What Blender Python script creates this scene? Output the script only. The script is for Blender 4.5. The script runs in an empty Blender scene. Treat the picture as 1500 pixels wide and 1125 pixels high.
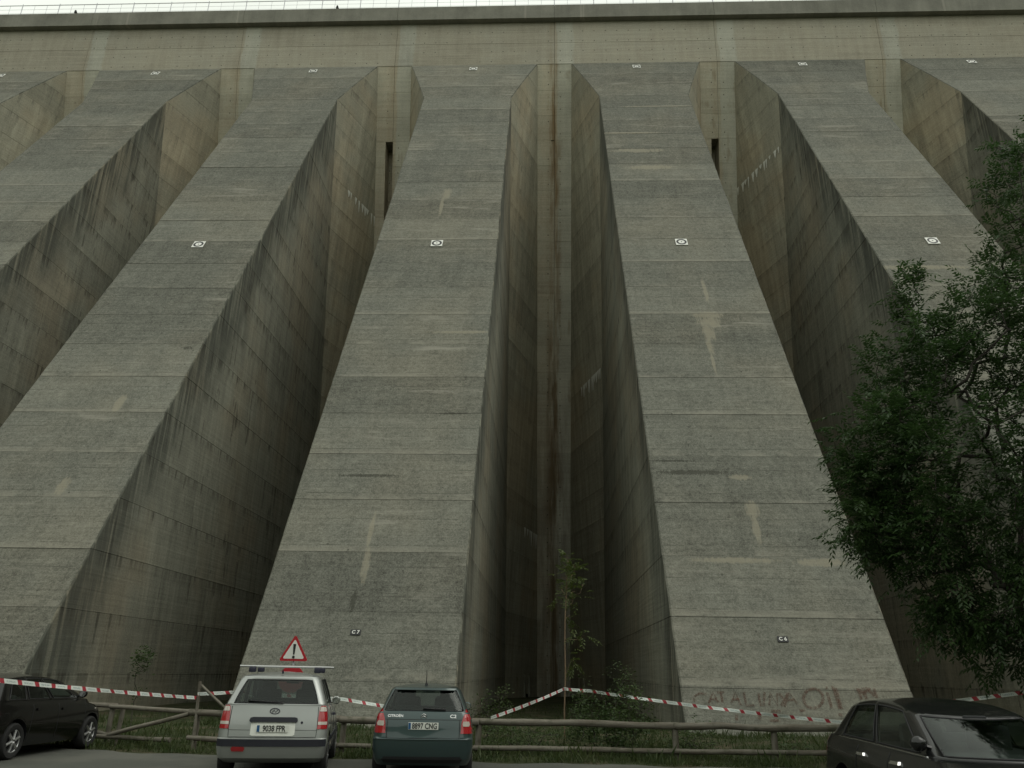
import bpy, bmesh, math, random
import numpy as np
from mathutils import Vector, Matrix
from mathutils.bvhtree import BVHTree

# ------------------------------------------------------------------ camera, world, sun, exposure
scene = bpy.context.scene
COL = scene.collection
R = math.radians
random.seed(7)
rng = np.random.default_rng(11)

PITCH, YAW, ROLL, FPX = 0.3512, -0.0450, 0.0181, 1155.88
cd = bpy.data.cameras.new('camera')
cam = bpy.data.objects.new('camera', cd)
COL.objects.link(cam)
F = Vector((math.sin(YAW) * math.cos(PITCH), math.cos(YAW) * math.cos(PITCH), math.sin(PITCH)))
Rt = Vector((math.cos(YAW), -math.sin(YAW), 0))
Up = Rt.cross(F)
R2 = math.cos(ROLL) * Rt + math.sin(ROLL) * Up
U2 = -math.sin(ROLL) * Rt + math.cos(ROLL) * Up
M4 = Matrix((R2, U2, -F)).transposed().to_4x4()
M4.translation = Vector((0, 0, 1.65))
cam.matrix_world = M4
cd.sensor_width = 36.0
cd.lens = FPX / 1500 * 36
cd.clip_start = 0.1
cd.clip_end = 4000
scene.camera = cam

SUN_EL, SUN_AZ = R(55), R(110)           # overcast: a broad, weak sun high on the right (azimuth clockwise from +Y)
world = bpy.data.worlds.new('World')
scene.world = world
world.use_nodes = True
wn = world.node_tree.nodes
wl = world.node_tree.links
wn.clear()
sky = wn.new('ShaderNodeTexSky')
sky.sky_type = 'NISHITA'
sky.sun_disc = False
sky.sun_elevation = SUN_EL
sky.sun_rotation = SUN_AZ
sky.air_density = 1.0
sky.dust_density = 4.0
sky.ozone_density = 1.0
hs = wn.new('ShaderNodeHueSaturation')
hs.inputs['Saturation'].default_value = 0.22
tint = wn.new('ShaderNodeMix')
tint.data_type = 'RGBA'
tint.blend_type = 'MULTIPLY'
tint.inputs[0].default_value = 1.0
tint.inputs[7].default_value = (0.97, 1.0, 0.93, 1)
bg = wn.new('ShaderNodeBackground')
bg.inputs['Strength'].default_value = 0.15
wo = wn.new('ShaderNodeOutputWorld')
wl.new(sky.outputs[0], hs.inputs['Color'])
wl.new(hs.outputs[0], tint.inputs[6])
# a closed deck of pale cloud over the whole sky, a little uneven
wc = wn.new('ShaderNodeTexCoord')
wz = wn.new('ShaderNodeTexNoise')
wz.inputs['Scale'].default_value = 2.2
wz.inputs['Detail'].default_value = 5
wr = wn.new('ShaderNodeMapRange')
wr.inputs[1].default_value, wr.inputs[2].default_value, wr.inputs[3].default_value, wr.inputs[4].default_value = .3, .7, 6.2, 7.8
ccol = wn.new('ShaderNodeVectorMath')
ccol.operation = 'SCALE'
ccol.inputs[0].default_value = (.955, 1.0, .89)
deck = wn.new('ShaderNodeMix')
deck.data_type = 'RGBA'
deck.inputs[0].default_value = .8
wl.new(wc.outputs['Generated'], wz.inputs['Vector'])
wl.new(wz.outputs[0], wr.inputs[0])
wl.new(wr.outputs[0], ccol.inputs[3])
wl.new(tint.outputs[2], deck.inputs[6])
wl.new(ccol.outputs[0], deck.inputs[7])
wl.new(deck.outputs[2], bg.inputs['Color'])
wl.new(bg.outputs[0], wo.inputs[0])

sd = bpy.data.lights.new('sun', 'SUN')
sd.energy = 0.5
sd.angle = R(40)
sd.color = (1.0, 0.97, 0.9)
sun = bpy.data.objects.new('sun', sd)
COL.objects.link(sun)
sdir = Vector((math.cos(SUN_EL) * math.sin(SUN_AZ), math.cos(SUN_EL) * math.cos(SUN_AZ), math.sin(SUN_EL)))
sun.rotation_euler = (-sdir).to_track_quat('-Z', 'Y').to_euler()
sun.location = (20, 30, 90)

scene.view_settings.view_transform = 'Standard'
scene.view_settings.look = 'None'
scene.view_settings.gamma = 1.0
scene.view_settings.use_curve_mapping = False
scene.view_settings.exposure = 0.1

# ------------------------------------------------------------------ mesh helpers
class MB:
    """collects faces and links them as one mesh object"""
    def __init__(self):
        self.v = []
        self.f = []
        self.m = []
        self.uv = None

    def add(self, verts, faces, mi=0):
        o = len(self.v)
        self.v += [tuple(p) for p in verts]
        self.f += [tuple(i + o for i in f) for f in faces]
        self.m += [mi] * len(faces)

    def box(self, c, s, mi=0, rot=None, bev=0.0):
        x, y, z = s[0] / 2, s[1] / 2, s[2] / 2
        if bev > 0:
            b = min(bev, x * .9, y * .9, z * .9)
            bm = bmesh.new()
            bmesh.ops.create_cube(bm, size=1)
            for v in bm.verts:
                v.co = Vector((v.co.x * s[0], v.co.y * s[1], v.co.z * s[2]))
            bmesh.ops.bevel(bm, geom=bm.edges[:], offset=b, segments=2, profile=.5, affect='EDGES')
            vs = [v.co.copy() for v in bm.verts]
            bm.verts.index_update()
            fs = [[v.index for v in f.verts] for f in bm.faces]
            bm.free()
        else:
            vs = [Vector((sx * x, sy * y, sz * z)) for sx in (-1, 1) for sy in (-1, 1) for sz in (-1, 1)]
            fs = [(0, 1, 3, 2), (4, 6, 7, 5), (0, 4, 5, 1), (2, 3, 7, 6), (0, 2, 6, 4), (1, 5, 7, 3)]
        if rot is not None:
            vs = [rot @ p for p in vs]
        c = Vector(c)
        self.add([p + c for p in vs], fs, mi)

    def tube(self, pts, rad, n=8, mi=0, cap=True):
        pts = [Vector(p) for p in pts]
        k = len(pts)
        if not hasattr(rad, '__len__'):
            rad = [rad] * k
        rings = []
        ref = None
        for i in range(k):
            d = (pts[min(i + 1, k - 1)] - pts[max(i - 1, 0)])
            if d.length < 1e-9:
                d = Vector((0, 0, 1))
            d.normalize()
            if ref is None:
                ref = Vector((1, 0, 0)) if abs(d.x) < .8 else Vector((0, 1, 0))
            a = (ref - d * ref.dot(d))
            if a.length < 1e-6:
                a = d.orthogonal()
            a.normalize()
            ref = a
            b = d.cross(a)
            rings.append([pts[i] + rad[i] * (math.cos(2 * math.pi * j / n) * a + math.sin(2 * math.pi * j / n) * b) for j in range(n)])
        vs = [p for r in rings for p in r]
        fs = [(i * n + j, i * n + (j + 1) % n, (i + 1) * n + (j + 1) % n, (i + 1) * n + j) for i in range(k - 1) for j in range(n)]
        if cap:
            fs += [tuple(range(n - 1, -1, -1)), tuple((k - 1) * n + j for j in range(n))]
        self.add(vs, fs, mi)

    def lathe(self, prof, axis_o, axis, n=24, mi=0):
        """prof: list of (radius, height along axis)"""
        ax = Vector(axis).normalized()
        a = ax.orthogonal().normalized()
        b = ax.cross(a)
        o = Vector(axis_o)
        vs = []
        for r, h in prof:
            for j in range(n):
                t = 2 * math.pi * j / n
                vs.append(o + ax * h + r * (math.cos(t) * a + math.sin(t) * b))
        k = len(prof)
        fs = [(i * n + j, i * n + (j + 1) % n, (i + 1) * n + (j + 1) % n, (i + 1) * n + j) for i in range(k - 1) for j in range(n)]
        self.add(vs, fs, mi)

    def mesh(self, name, mats, smooth=False, angle=None):
        me = bpy.data.meshes.new(name)
        me.from_pydata(self.v, [], self.f)
        if not isinstance(mats, (list, tuple)):
            mats = [mats]
        for m in mats:
            me.materials.append(m)
        if len(mats) > 1:
            me.polygons.foreach_set('material_index', self.m)
        if smooth:
            me.polygons.foreach_set('use_smooth', [True] * len(me.polygons))
            if angle:
                me.set_sharp_from_angle(angle=R(angle))
        me.update()
        return me

    def build(self, name, mats, parent=None, smooth=False, angle=None, loc=None):
        return link(name, self.mesh(name, mats, smooth, angle), parent, loc)


def link(name, me, parent=None, loc=None):
    o = bpy.data.objects.new(name, me)
    COL.objects.link(o)
    if parent is not None:
        o.parent = parent
    if loc is not None:
        o.location = loc
    return o


def empty(name, loc=(0, 0, 0), rz=0.0):
    o = bpy.data.objects.new(name, None)
    o.empty_display_size = 0.2
    COL.objects.link(o)
    o.location = loc
    o.rotation_euler = (0, 0, rz)
    return o


def tag(o, label=None, cat=None, group=None, kind=None):
    if label:
        o['label'] = label
    if cat:
        o['category'] = cat
    if group:
        o['group'] = group
    if kind:
        o['kind'] = kind
    return o


def text_mesh(name, body, size, mat, bold=0.0, xs=1.0):
    cu = bpy.data.curves.new(name, 'FONT')
    cu.body = body
    cu.size = size
    cu.align_x = 'CENTER'
    cu.align_y = 'CENTER'
    cu.extrude = 0.0015
    cu.offset = bold
    cu.resolution_u = 3
    t = bpy.data.objects.new(name, cu)
    COL.objects.link(t)
    dg = bpy.context.evaluated_depsgraph_get()
    me = bpy.data.meshes.new_from_object(t.evaluated_get(dg))
    bpy.data.objects.remove(t)
    bpy.data.curves.remove(cu)
    me.name = name
    if xs != 1.0:
        for v in me.vertices:
            v.co.x *= xs
    me.materials.clear()
    me.materials.append(mat)
    return me


def fast_quads(name, P, mats, mi=None):
    """P: (n,4,3) array of quads -> mesh"""
    n = len(P)
    me = bpy.data.meshes.new(name)
    me.vertices.add(n * 4)
    me.vertices.foreach_set('co', P.reshape(-1).astype(np.float32))
    me.loops.add(n * 4)
    me.loops.foreach_set('vertex_index', np.arange(n * 4, dtype=np.int32))
    me.polygons.add(n)
    me.polygons.foreach_set('loop_start', np.arange(0, n * 4, 4, dtype=np.int32))
    me.polygons.foreach_set('loop_total', np.full(n, 4, dtype=np.int32))
    for m in (mats if isinstance(mats, (list, tuple)) else [mats]):
        me.materials.append(m)
    if mi is not None:
        me.polygons.foreach_set('material_index', mi.astype(np.int32))
    me.update(calc_edges=True)
    me.validate()
    return me


# ------------------------------------------------------------------ material helpers
class NT:
    def __init__(self, name):
        self.mat = bpy.data.materials.new(name)
        self.mat.use_nodes = True
        self.t = self.mat.node_tree
        self.t.nodes.clear()
        self.out = self.t.nodes.new('ShaderNodeOutputMaterial')
        self._pos = None

    def n(self, typ):
        return self.t.nodes.new(typ)

    def set(self, sock, val):
        if isinstance(val, bpy.types.NodeSocket):
            self.t.links.new(val, sock)
        elif val is not None:
            if isinstance(val, (tuple, list)) and len(val) == 3 and sock.type == 'RGBA':
                val = (*val, 1)
            sock.default_value = val

    def pos(self):
        if self._pos is None:
            self._pos = self.n('ShaderNodeNewGeometry').outputs['Position']
        return self._pos

    def sep(self, v):
        s = self.n('ShaderNodeSeparateXYZ')
        self.set(s.inputs[0], v)
        return s.outputs

    def vmul(self, v, s):
        m = self.n('ShaderNodeVectorMath')
        m.operation = 'MULTIPLY'
        self.set(m.inputs[0], v)
        m.inputs[1].default_value = s
        return m.outputs[0]

    def vadd(self, v, s):
        m = self.n('ShaderNodeVectorMath')
        m.operation = 'ADD'
        self.set(m.inputs[0], v)
        self.set(m.inputs[1], s)
        return m.outputs[0]

    def math(self, op, a, b=None, c=None, clamp=False):
        m = self.n('ShaderNodeMath')
        m.operation = op
        m.use_clamp = clamp
        self.set(m.inputs[0], a)
        if b is not None:
            self.set(m.inputs[1], b)
        if c is not None:
            self.set(m.inputs[2], c)
        return m.outputs[0]

    def noise(self, v, scale=1.0, detail=4, rough=.55, dist=0.0):
        m = self.n('ShaderNodeTexNoise')
        self.set(m.inputs['Vector'], v)
        m.inputs['Scale'].default_value = scale
        m.inputs['Detail'].default_value = detail
        m.inputs['Roughness'].default_value = rough
        m.inputs['Distortion'].default_value = dist
        return m.outputs[0]

    def sstep(self, v, a, b, lo=0.0, hi=1.0):
        m = self.n('ShaderNodeMapRange')
        m.interpolation_type = 'SMOOTHSTEP'
        self.set(m.inputs[0], v)
        m.inputs[1].default_value = a
        m.inputs[2].default_value = b
        m.inputs[3].default_value = lo
        m.inputs[4].default_value = hi
        return m.outputs[0]

    def mix(self, a, b, fac, mode='MIX'):
        m = self.n('ShaderNodeMix')
        m.data_type = 'RGBA'
        m.blend_type = mode
        self.set(m.inputs[0], fac)
        self.set(m.inputs[6], a)
        self.set(m.inputs[7], b)
        return m.outputs[2]

    def scale(self, col, fac):
        m = self.n('ShaderNodeVectorMath')
        m.operation = 'SCALE'
        self.set(m.inputs[0], col)
        self.set(m.inputs[3], fac)
        return m.outputs[0]

    def bump(self, h, strength=.3, dist=.02):
        b = self.n('ShaderNodeBump')
        b.inputs['Strength'].default_value = strength
        b.inputs['Distance'].default_value = dist
        self.set(b.inputs['Height'], h)
        return b.outputs[0]

    def bsdf(self, col, rough=.8, metal=0.0, normal=None, spec=.3, coat=0.0, coat_rough=.05, emit=None):
        p = self.n('ShaderNodeBsdfPrincipled')
        self.set(p.inputs['Base Color'], col)
        self.set(p.inputs['Roughness'], rough)
        self.set(p.inputs['Metallic'], metal)
        p.inputs['Specular IOR Level'].default_value = spec
        p.inputs['Coat Weight'].default_value = coat
        p.inputs['Coat Roughness'].default_value = coat_rough
        if normal is not None:
            self.set(p.inputs['Normal'], normal)
        self.t.links.new(p.outputs[0], self.out.inputs[0])
        return p

    def rand(self):
        return self.n('ShaderNodeObjectInfo').outputs['Random']


def plain(name, col, rough=.6, metal=0.0, spec=.4, coat=0.0, var=.15, scale=6.0):
    t = NT(name)
    c = t.noise(t.pos(), scale, 4)
    f = t.math('MULTIPLY_ADD', t.math('SUBTRACT', c, .5), var * 2, 1.0)
    t.bsdf(t.scale(col, f), rough, metal, spec=spec, coat=coat)
    return t.mat


# ------------------------------------------------------------------ dam geometry constants (metres)
X0, S, W = -6.194, 13.8145, 6.943          # axis of buttress C7, spacing, web width
Y0, COT = 25.275, 0.5691                   # toe of the sloping face and its horizontal run per metre of height
YWALL, ZHEAD = 54.2, 50.8                  # rear wall and the height where the sloping face meets it
ZCREST = 55.4
ANG = math.atan2(1, COT)
def yface(z): return Y0 + COT * z
def yflare(z): return 50.4 + .17 * (44 - z)
def ywall(z): return YWALL + .25 * max(0, ZHEAD - z)
def hgap(z): return 1.3 + .15 * min(1, z / ZHEAD)
def face_pt(x, z, off=0.0):
    n = Vector((0, -math.sin(ANG), math.cos(ANG)))
    return Vector((x, yface(z), z)) + n * off
LIFTS = [-0.6, 1.32, 3.50, 5.66] + [7.81 + 2.14 * k for k in range(20)] + [ZHEAD]
ZSLOT = 7.81 + 2.14 * 17

# ------------------------------------------------------------------ concrete materials
def blob(t, sx, sz, cx, cz, rx, rz, wob):
    dx = t.math('MULTIPLY', t.math('SUBTRACT', sx, cx), 1 / rx)
    dz = t.math('MULTIPLY', t.math('SUBTRACT', sz, cz), 1 / rz)
    d = t.math('ADD', t.math('MULTIPLY', dx, dx), t.math('MULTIPLY', dz, dz))
    d = t.math('ADD', d, wob)
    return t.sstep(d, 1.05, .4)


def concrete_face():
    t = NT('concrete_face')
    p = t.pos()
    sx, sy, sz = t.sep(p)
    tone = t.noise(p, .16, 3, .6)
    mid = t.noise(t.vmul(p, (.9, .9, 1.3)), 1.0, 4, .7)
    board = t.noise(t.vmul(p, (.25, .25, 9.0)), 1.0, 3, .65)
    streak = t.noise(t.vmul(p, (1.6, .1, .16)), 1.0, 4, .68)
    speck = t.noise(p, 19.0, 2, .85)
    grit = t.noise(p, 6.0, 3, .8)
    rnd = t.rand()
    v = t.math('MULTIPLY_ADD', t.math('SUBTRACT', tone, .5), .32, 1.0)
    for h, k in ((mid, .5), (board, .5), (streak, .6), (speck, 1.6), (grit, 1.3)):
        v = t.math('MULTIPLY_ADD', t.math('SUBTRACT', h, .5), k, v)
    v = t.math('MULTIPLY_ADD', t.math('SUBTRACT', rnd, .5), .3, v)
    # lime bands: broken, sideways
    band = t.sstep(t.noise(t.vmul(p, (.22, .1, 2.1)), 1.0, 4, .7), .55, .72)
    band = t.math('MULTIPLY', band, t.sstep(tone, .42, .62))
    # weathering just under and just over the joints
    fz = t.math('FRACT', t.math('DIVIDE', t.math('SUBTRACT', sz, 7.81), 2.14))
    under = t.math('MULTIPLY', t.sstep(fz, .78, .99), t.sstep(streak, .42, .66))
    over = t.math('MULTIPLY', t.sstep(fz, .16, .0), t.sstep(t.math('ADD', mid, t.math('MULTIPLY', t.math('SUBTRACT', rnd, .5), .3)), .46, .66))
    col = t.mix((.152, .153, .130), (.162, .156, .127), t.sstep(tone, .4, .7))
    col = t.scale(col, v)
    col = t.mix(col, (.30, .288, .245), t.math('MULTIPLY', band, .75))
    col = t.mix(col, (.28, .266, .22), t.math('MULTIPLY', over, .5))
    col = t.mix(col, (.08, .08, .068), t.math('MULTIPLY', under, .38))
    # faint formwork lines between the main joints, broken up
    sub = t.math('ABSOLUTE', t.math('SUBTRACT', t.math('FRACT', t.math('MULTIPLY_ADD', fz, 2.0, t.math('MULTIPLY', rnd, .3))), .5))
    sub = t.math('MULTIPLY', t.sstep(sub, .022, .006), t.sstep(streak, .44, .56))
    col = t.mix(col, (.06, .06, .05), t.math('MULTIPLY', sub, .55))
    ragged = t.noise(t.vmul(p, (7.0, 1.0, 1.6)), 1.0, 5, .8)
    wob = t.math('MULTIPLY_ADD', t.math('SUBTRACT', ragged, .5), 4.0, t.math('MULTIPLY', t.math('SUBTRACT', speck, .5), 2.0))
    light = None
    for cx, cz, rx, rz in ((8.0, 18.4, .8, .25), (7.93, 17.9, .55, .5), (7.83, 17.2, .3, .8), (7.74, 16.2, .17, .7), (7.68, 15.2, .09, .8), (7.72, 7.5, .26, .42), (7.69, 6.8, .13, .8),
                           (7.59, 8.95, .5, .14), (-6.42, 6.5, .1, .9), (-6.34, 5.2, .15, .8), (-6.21, 29.9, .3, .7), (-6.4, 28.5, .12, 1.2), (-18.88, 12.6, .22, .5),
                           (-19.08, 8.3, .25, .45), (-4.0, 17.2, 1.9, .1), (19.5, 22.2, 3.0, .2), (8.2, 20.3, .12, 1.0),
                           (6.6, 5.5, 1.6, .12), (9.6, 5.45, .9, .16), (5.9, 37.9, 2.4, .14), (8.5, 42.2, 3.0, .10), (6.4, 35.3, 2.0, .28), (6.9, 33.0, 1.6, .3)):
        b = blob(t, sx, sz, cx, cz, rx, rz, wob)
        light = b if light is None else t.math('MAXIMUM', light, b)
    col = t.mix(col, (.30, .275, .21), t.math('MULTIPLY', light, .6))
    dark = None
    for cx, cz, rx, rz in ((-4.0, 12.08, .8, .06), (5.8, 9.16, 1.6, .12), (5.0, 9.7, 1.0, .06), (-18.5, 20.6, 2.8, .05), (-17.2, 16.1, .3, .14), (-7.0, 8.9, 1.2, .08),
                           (-6.5, 3.9, .12, .5)):
        b = blob(t, sx, sz, cx, cz, rx, rz, wob)
        dark = b if dark is None else t.math('MAXIMUM', dark, b)
    col = t.mix(col, (.05, .05, .04), t.math('MULTIPLY', dark, .7))
    vor = t.n('ShaderNodeTexVoronoi')
    t.set(vor.inputs['Vector'], p)
    vor.inputs['Scale'].default_value = 1.25
    pit = t.math('LESS_THAN', vor.outputs['Distance'], .055)
    col = t.mix(col, (.06, .06, .05), t.math('MULTIPLY', pit, .7))
    hgt = t.math('ADD', t.math('MULTIPLY', board, .6), t.math('ADD', t.math('MULTIPLY', speck, .25), t.math('MULTIPLY', mid, .6)))
    t.bsdf(col, .92, normal=t.bump(hgt, .5, .05), spec=.15)
    return t.mat


def concrete_side(sheltered=False):
    t = NT('concrete_flare' if sheltered else 'concrete_side')
    p = t.pos()
    sx, sy, sz = t.sep(p)
    tone = t.noise(p, .13, 3, .6)
    streak = t.noise(t.vmul(p, (1.0, 1.7, .09)), 1.0, 5, .7)
    fine = t.noise(t.vmul(p, (3.4, 3.6, .18)), 1.0, 3, .65)
    board = t.noise(t.vmul(p, (.2, .2, 7.0)), 1.0, 2, .6)
    speck = t.noise(p, 13, 2, .8)
    rnd = t.rand()
    v = t.math('MULTIPLY_ADD', t.math('SUBTRACT', tone, .5), .8, 1.0)
    for h, k in ((streak, 1.1), (fine, .7), (board, .3), (speck, .9)):
        v = t.math('MULTIPLY_ADD', t.math('SUBTRACT', h, .5), k, v)
    v = t.math('MULTIPLY_ADD', t.math('SUBTRACT', rnd, .5), .2, v)
    col = t.mix((.36, .345, .27) if sheltered else (.262, .262, .212), (.345, .305, .222) if sheltered else (.245, .225, .17), t.sstep(tone, .42, .62))
    col = t.scale(col, v)
    # black algae running down from the exposed edge of the sloping face
    d = t.math('SUBTRACT', sy, t.math('MULTIPLY_ADD', sz, COT, Y0))
    edge = t.sstep(t.math('MULTIPLY_ADD', t.math('SUBTRACT', t.noise(t.vmul(p, (.3, .5, .22)), 1, 4, .65), .5), 7.0, d), 4.6, .4)
    edge = t.math('MULTIPLY', edge, t.sstep(t.math('ADD', t.math('MULTIPLY', streak, .5), t.math('MULTIPLY', fine, .5)), .36, .54))
    col = t.mix(col, (.06, .064, .055), t.math('MULTIPLY', edge, 0.3 if sheltered else .85))
    drip = t.math('MULTIPLY', t.sstep(fine, .54, .62), t.sstep(t.noise(t.vmul(p, (.9, 1.0, .5)), 1.0, 4, .7), .5, .6))
    col = t.mix(col, (.055, .052, .042), t.math('MULTIPLY', drip, .3 if sheltered else .6))
    fz = t.math('FRACT', t.math('DIVIDE', t.math('SUBTRACT', sz, 7.81), 2.14))
    sm = t.math('MULTIPLY', t.sstep(fz, .65, 1.0), t.sstep(fine, .46, .6))
    col = t.mix(col, (.05, .045, .035), t.math('MULTIPLY', sm, .3 if sheltered else .55))
    pale = t.sstep(streak, .34, .26)
    col = t.mix(col, (.3, .295, .25), t.math('MULTIPLY', pale, .5))
    hgt = t.math('ADD', t.math('MULTIPLY', board, .6), t.math('MULTIPLY', speck, .35))
    t.bsdf(col, .92, normal=t.bump(hgt, .45, .05), spec=.15)
    return t.mat


def concrete_head(upper=False):
    t = NT('concrete_upper_wall' if upper else 'concrete_head')
    p = t.pos()
    sx, sy, sz = t.sep(p)
    tone = t.noise(p, .3, 4, .65)
    streak = t.noise(t.vmul(p, (1.8, .5, .12)), 1.0, 4, .68)
    board = t.noise(t.vmul(p, (.25, .25, 8.0)), 1.0, 2, .6)
    speck = t.noise(p, 11, 2, .8)
    v = t.math('MULTIPLY_ADD', t.math('SUBTRACT', tone, .5), .7, 1.0)
    for h, k in ((streak, .4), (board, .4), (speck, .6)):
        v = t.math('MULTIPLY_ADD', t.math('SUBTRACT', h, .5), k, v)
    v = t.math('MULTIPLY_ADD', t.math('SUBTRACT', t.rand(), .5), .16, v)
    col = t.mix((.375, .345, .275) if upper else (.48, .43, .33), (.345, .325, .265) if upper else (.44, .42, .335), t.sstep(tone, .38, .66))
    col = t.scale(col, v)
    # u: metres right of the nearest construction joint
    u = t.math('MODULO', t.math('ADD', sx, -(X0 + S / 2) + 20 * S), S)
    wv = t.math('MULTIPLY', t.math('SUBTRACT', t.noise(t.vmul(p, (.4, .4, .5)), 1, 3), .5), .6)
    uu = t.math('ADD', u, wv)
    strip = t.math('MULTIPLY', t.sstep(uu, .16, .3), t.sstep(uu, 1.75, 1.45))
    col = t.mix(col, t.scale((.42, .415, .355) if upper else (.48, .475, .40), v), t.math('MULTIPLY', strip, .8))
    # rust and water stain along the joint
    du = t.math('MINIMUM', u, t.math('SUBTRACT', S, u))
    rust = t.math('MULTIPLY', t.sstep(t.math('ADD', du, wv), .8, .1), t.sstep(streak, .36, .6))
    near = t.sstep(t.math('ABSOLUTE', t.math('SUBTRACT', sx, X0 + S / 2)), 5.0, 2.5, .3, 1.0)
    col = t.mix(col, (.19, .115, .045), t.math('MULTIPLY', t.math('MULTIPLY', rust, near), .3 if upper else .8))
    leak = t.sstep(t.math('ADD', t.math('MULTIPLY', tone, .6), t.math('MULTIPLY', streak, .4)), .54, .64)
    col = t.mix(col, (.17, .11, .05), t.math('MULTIPLY', leak, .1 if upper else .45))
    if not upper:
        low_dark = t.math('MULTIPLY', t.sstep(sz, 34, 10), t.sstep(streak, .3, .6))  # streaky darkening, stronger towards the bottom
        col = t.mix(col, (.11, .09, .062), t.math('MULTIPLY', low_dark, .5))
    # tie holes of the formwork
    gx = t.math('SUBTRACT', t.math('FRACT', t.math('DIVIDE', u, .985)), .5)
    gz = t.math('SUBTRACT', t.math('FRACT', t.math('DIVIDE', t.math('SUBTRACT', sz, 7.81), 1.07)), .5)
    dd = t.math('ADD', t.math('POWER', t.math('MULTIPLY', gx, .985), 2), t.math('POWER', t.math('MULTIPLY', gz, 1.07), 2))
    hole = t.math('MULTIPLY', t.math('LESS_THAN', dd, .0024), t.sstep(tone, .42, .5))
    col = t.mix(col, (.05, .045, .035), t.math('MULTIPLY', hole, .85))
    hgt = t.math('ADD', t.math('MULTIPLY', board, .6), t.math('MULTIPLY', speck, .35))
    t.bsdf(col, .9, normal=t.bump(hgt, .4, .05), spec=.2)
    return t.mat


def concrete_fascia():
    t = NT('concrete_fascia')
    p = t.pos()
    streak = t.noise(t.vmul(p, (.9, .3, .1)), 1.0, 6, .68)
    blot = t.noise(p, .45, 5, .65)
    speck = t.noise(p, 9, 3, .7)
    v = t.math('MULTIPLY_ADD', t.math('SUBTRACT', blot, .5), .9, 1.0)
    for h, k in ((streak, .8), (speck, .4)):
        v = t.math('MULTIPLY_ADD', t.math('SUBTRACT', h, .5), k, v)
    col = t.scale((.215, .21, .178), v)
    pale = t.sstep(t.noise(t.vmul(p, (1.4, .3, .05)), 1, 3), .62, .7)
    col = t.mix(col, (.36, .34, .29), t.math('MULTIPLY', pale, .5))
    t.bsdf(col, .9, spec=.2, normal=t.bump(t.math('ADD', blot, t.math('MULTIPLY', speck, .3)), .4, .04))
    return t.mat


MF, MS, ML, MH, MU, MC = concrete_face(), concrete_side(), concrete_side(True), concrete_head(), concrete_head(True), concrete_fascia()
CORE = plain('joint_filler', (.07, .066, .055), .95)

# ------------------------------------------------------------------ the dam
def profile(z, ins, slot):
    """plan outline of one monolith at height z, right half then left half, with the material of each edge"""
    yf, yl, yw, hg = yface(z), yflare(z), ywall(z), hgap(z)
    xe = S / 2 - hg
    if yf <= yl:
        xf, yl2, xl = W / 2, yl, W / 2
    else:
        k = min(1.0, (yf - yl) / (yw - yl))
        xf = W / 2 + (xe - W / 2) * k
        xl, yl2 = xf, yf
    c = .05
    xf -= ins; xl -= ins; xe -= ins * .6
    yf += ins; yl2 += ins; yw += ins
    j = S / 2 - .012 - ins * .3
    if yl2 < yf + c:
        yl2 = yf + c
    if yw < yl2 + .001:
        yw = yl2 + .001
    right = [(xf - c, yf, 1), (xf, yf + c, 1), (xl, yl2, 3), (xe, yw, 2)]
    if slot:
        sw, sdp = (.62, 1.5) if slot == 2 else (.3, .08)
        right += [(S / 2 - sw, yw, 2), (S / 2 - sw, yw + sdp, 2), (j, yw + sdp, 2), (j, yw + 3.2, 2)]
    else:
        right += [(S / 2 - .78, yw, 2), (S / 2 - .40, yw, 2), (j, yw, 2), (j, yw + 3.2, 2)]
    left = [(-j, yw + 3.2, 2), (-j, yw, 2), (-xe, yw, 3), (-xl, yl2, 1), (-xf, yf + c, 0), (-xf + c, yf, 0)]
    return right + left


def block(levels, slot):
    mb = MB()
    n = None
    rows = []
    for z, ins in levels:
        pr = profile(z, ins, slot)
        rows.append(pr)
        n = len(pr)
    vs = [(x, y, z) for pr, (z, _) in zip(rows, levels) for x, y, _ in pr]
    fs, ms = [], []
    for i in range(len(rows) - 1):
        for j in range(n):
            k = (j + 1) % n
            fs.append((i * n + j, i * n + k, (i + 1) * n + k, (i + 1) * n + j))
            ms.append(rows[i][j][2] if j != n - 1 else 0)
    fs.append(tuple(range(n - 1, -1, -1)))
    ms.append(1)
    fs.append(tuple((len(rows) - 1) * n + j for j in range(n)))
    ms.append(1)
    mb.v, mb.f, mb.m = vs, fs, ms
    return mb


def lift_levels(z0, z1, g, ins):
    zs = [(z0, ins), (z0 + g, 0.0)]
    inner = [z0 + (z1 - z0) * f for f in (.25, .5, .75)]
    if z0 < 44.1 < z1:
        inner = [z for z in inner if abs(z - 44.12) > .3] + [44.12]
    zs += [(z, random.uniform(-.002, .004)) for z in sorted(inner)]
    zs += [(z1 - g, 0.0), (z1, ins)]
    return zs


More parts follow.
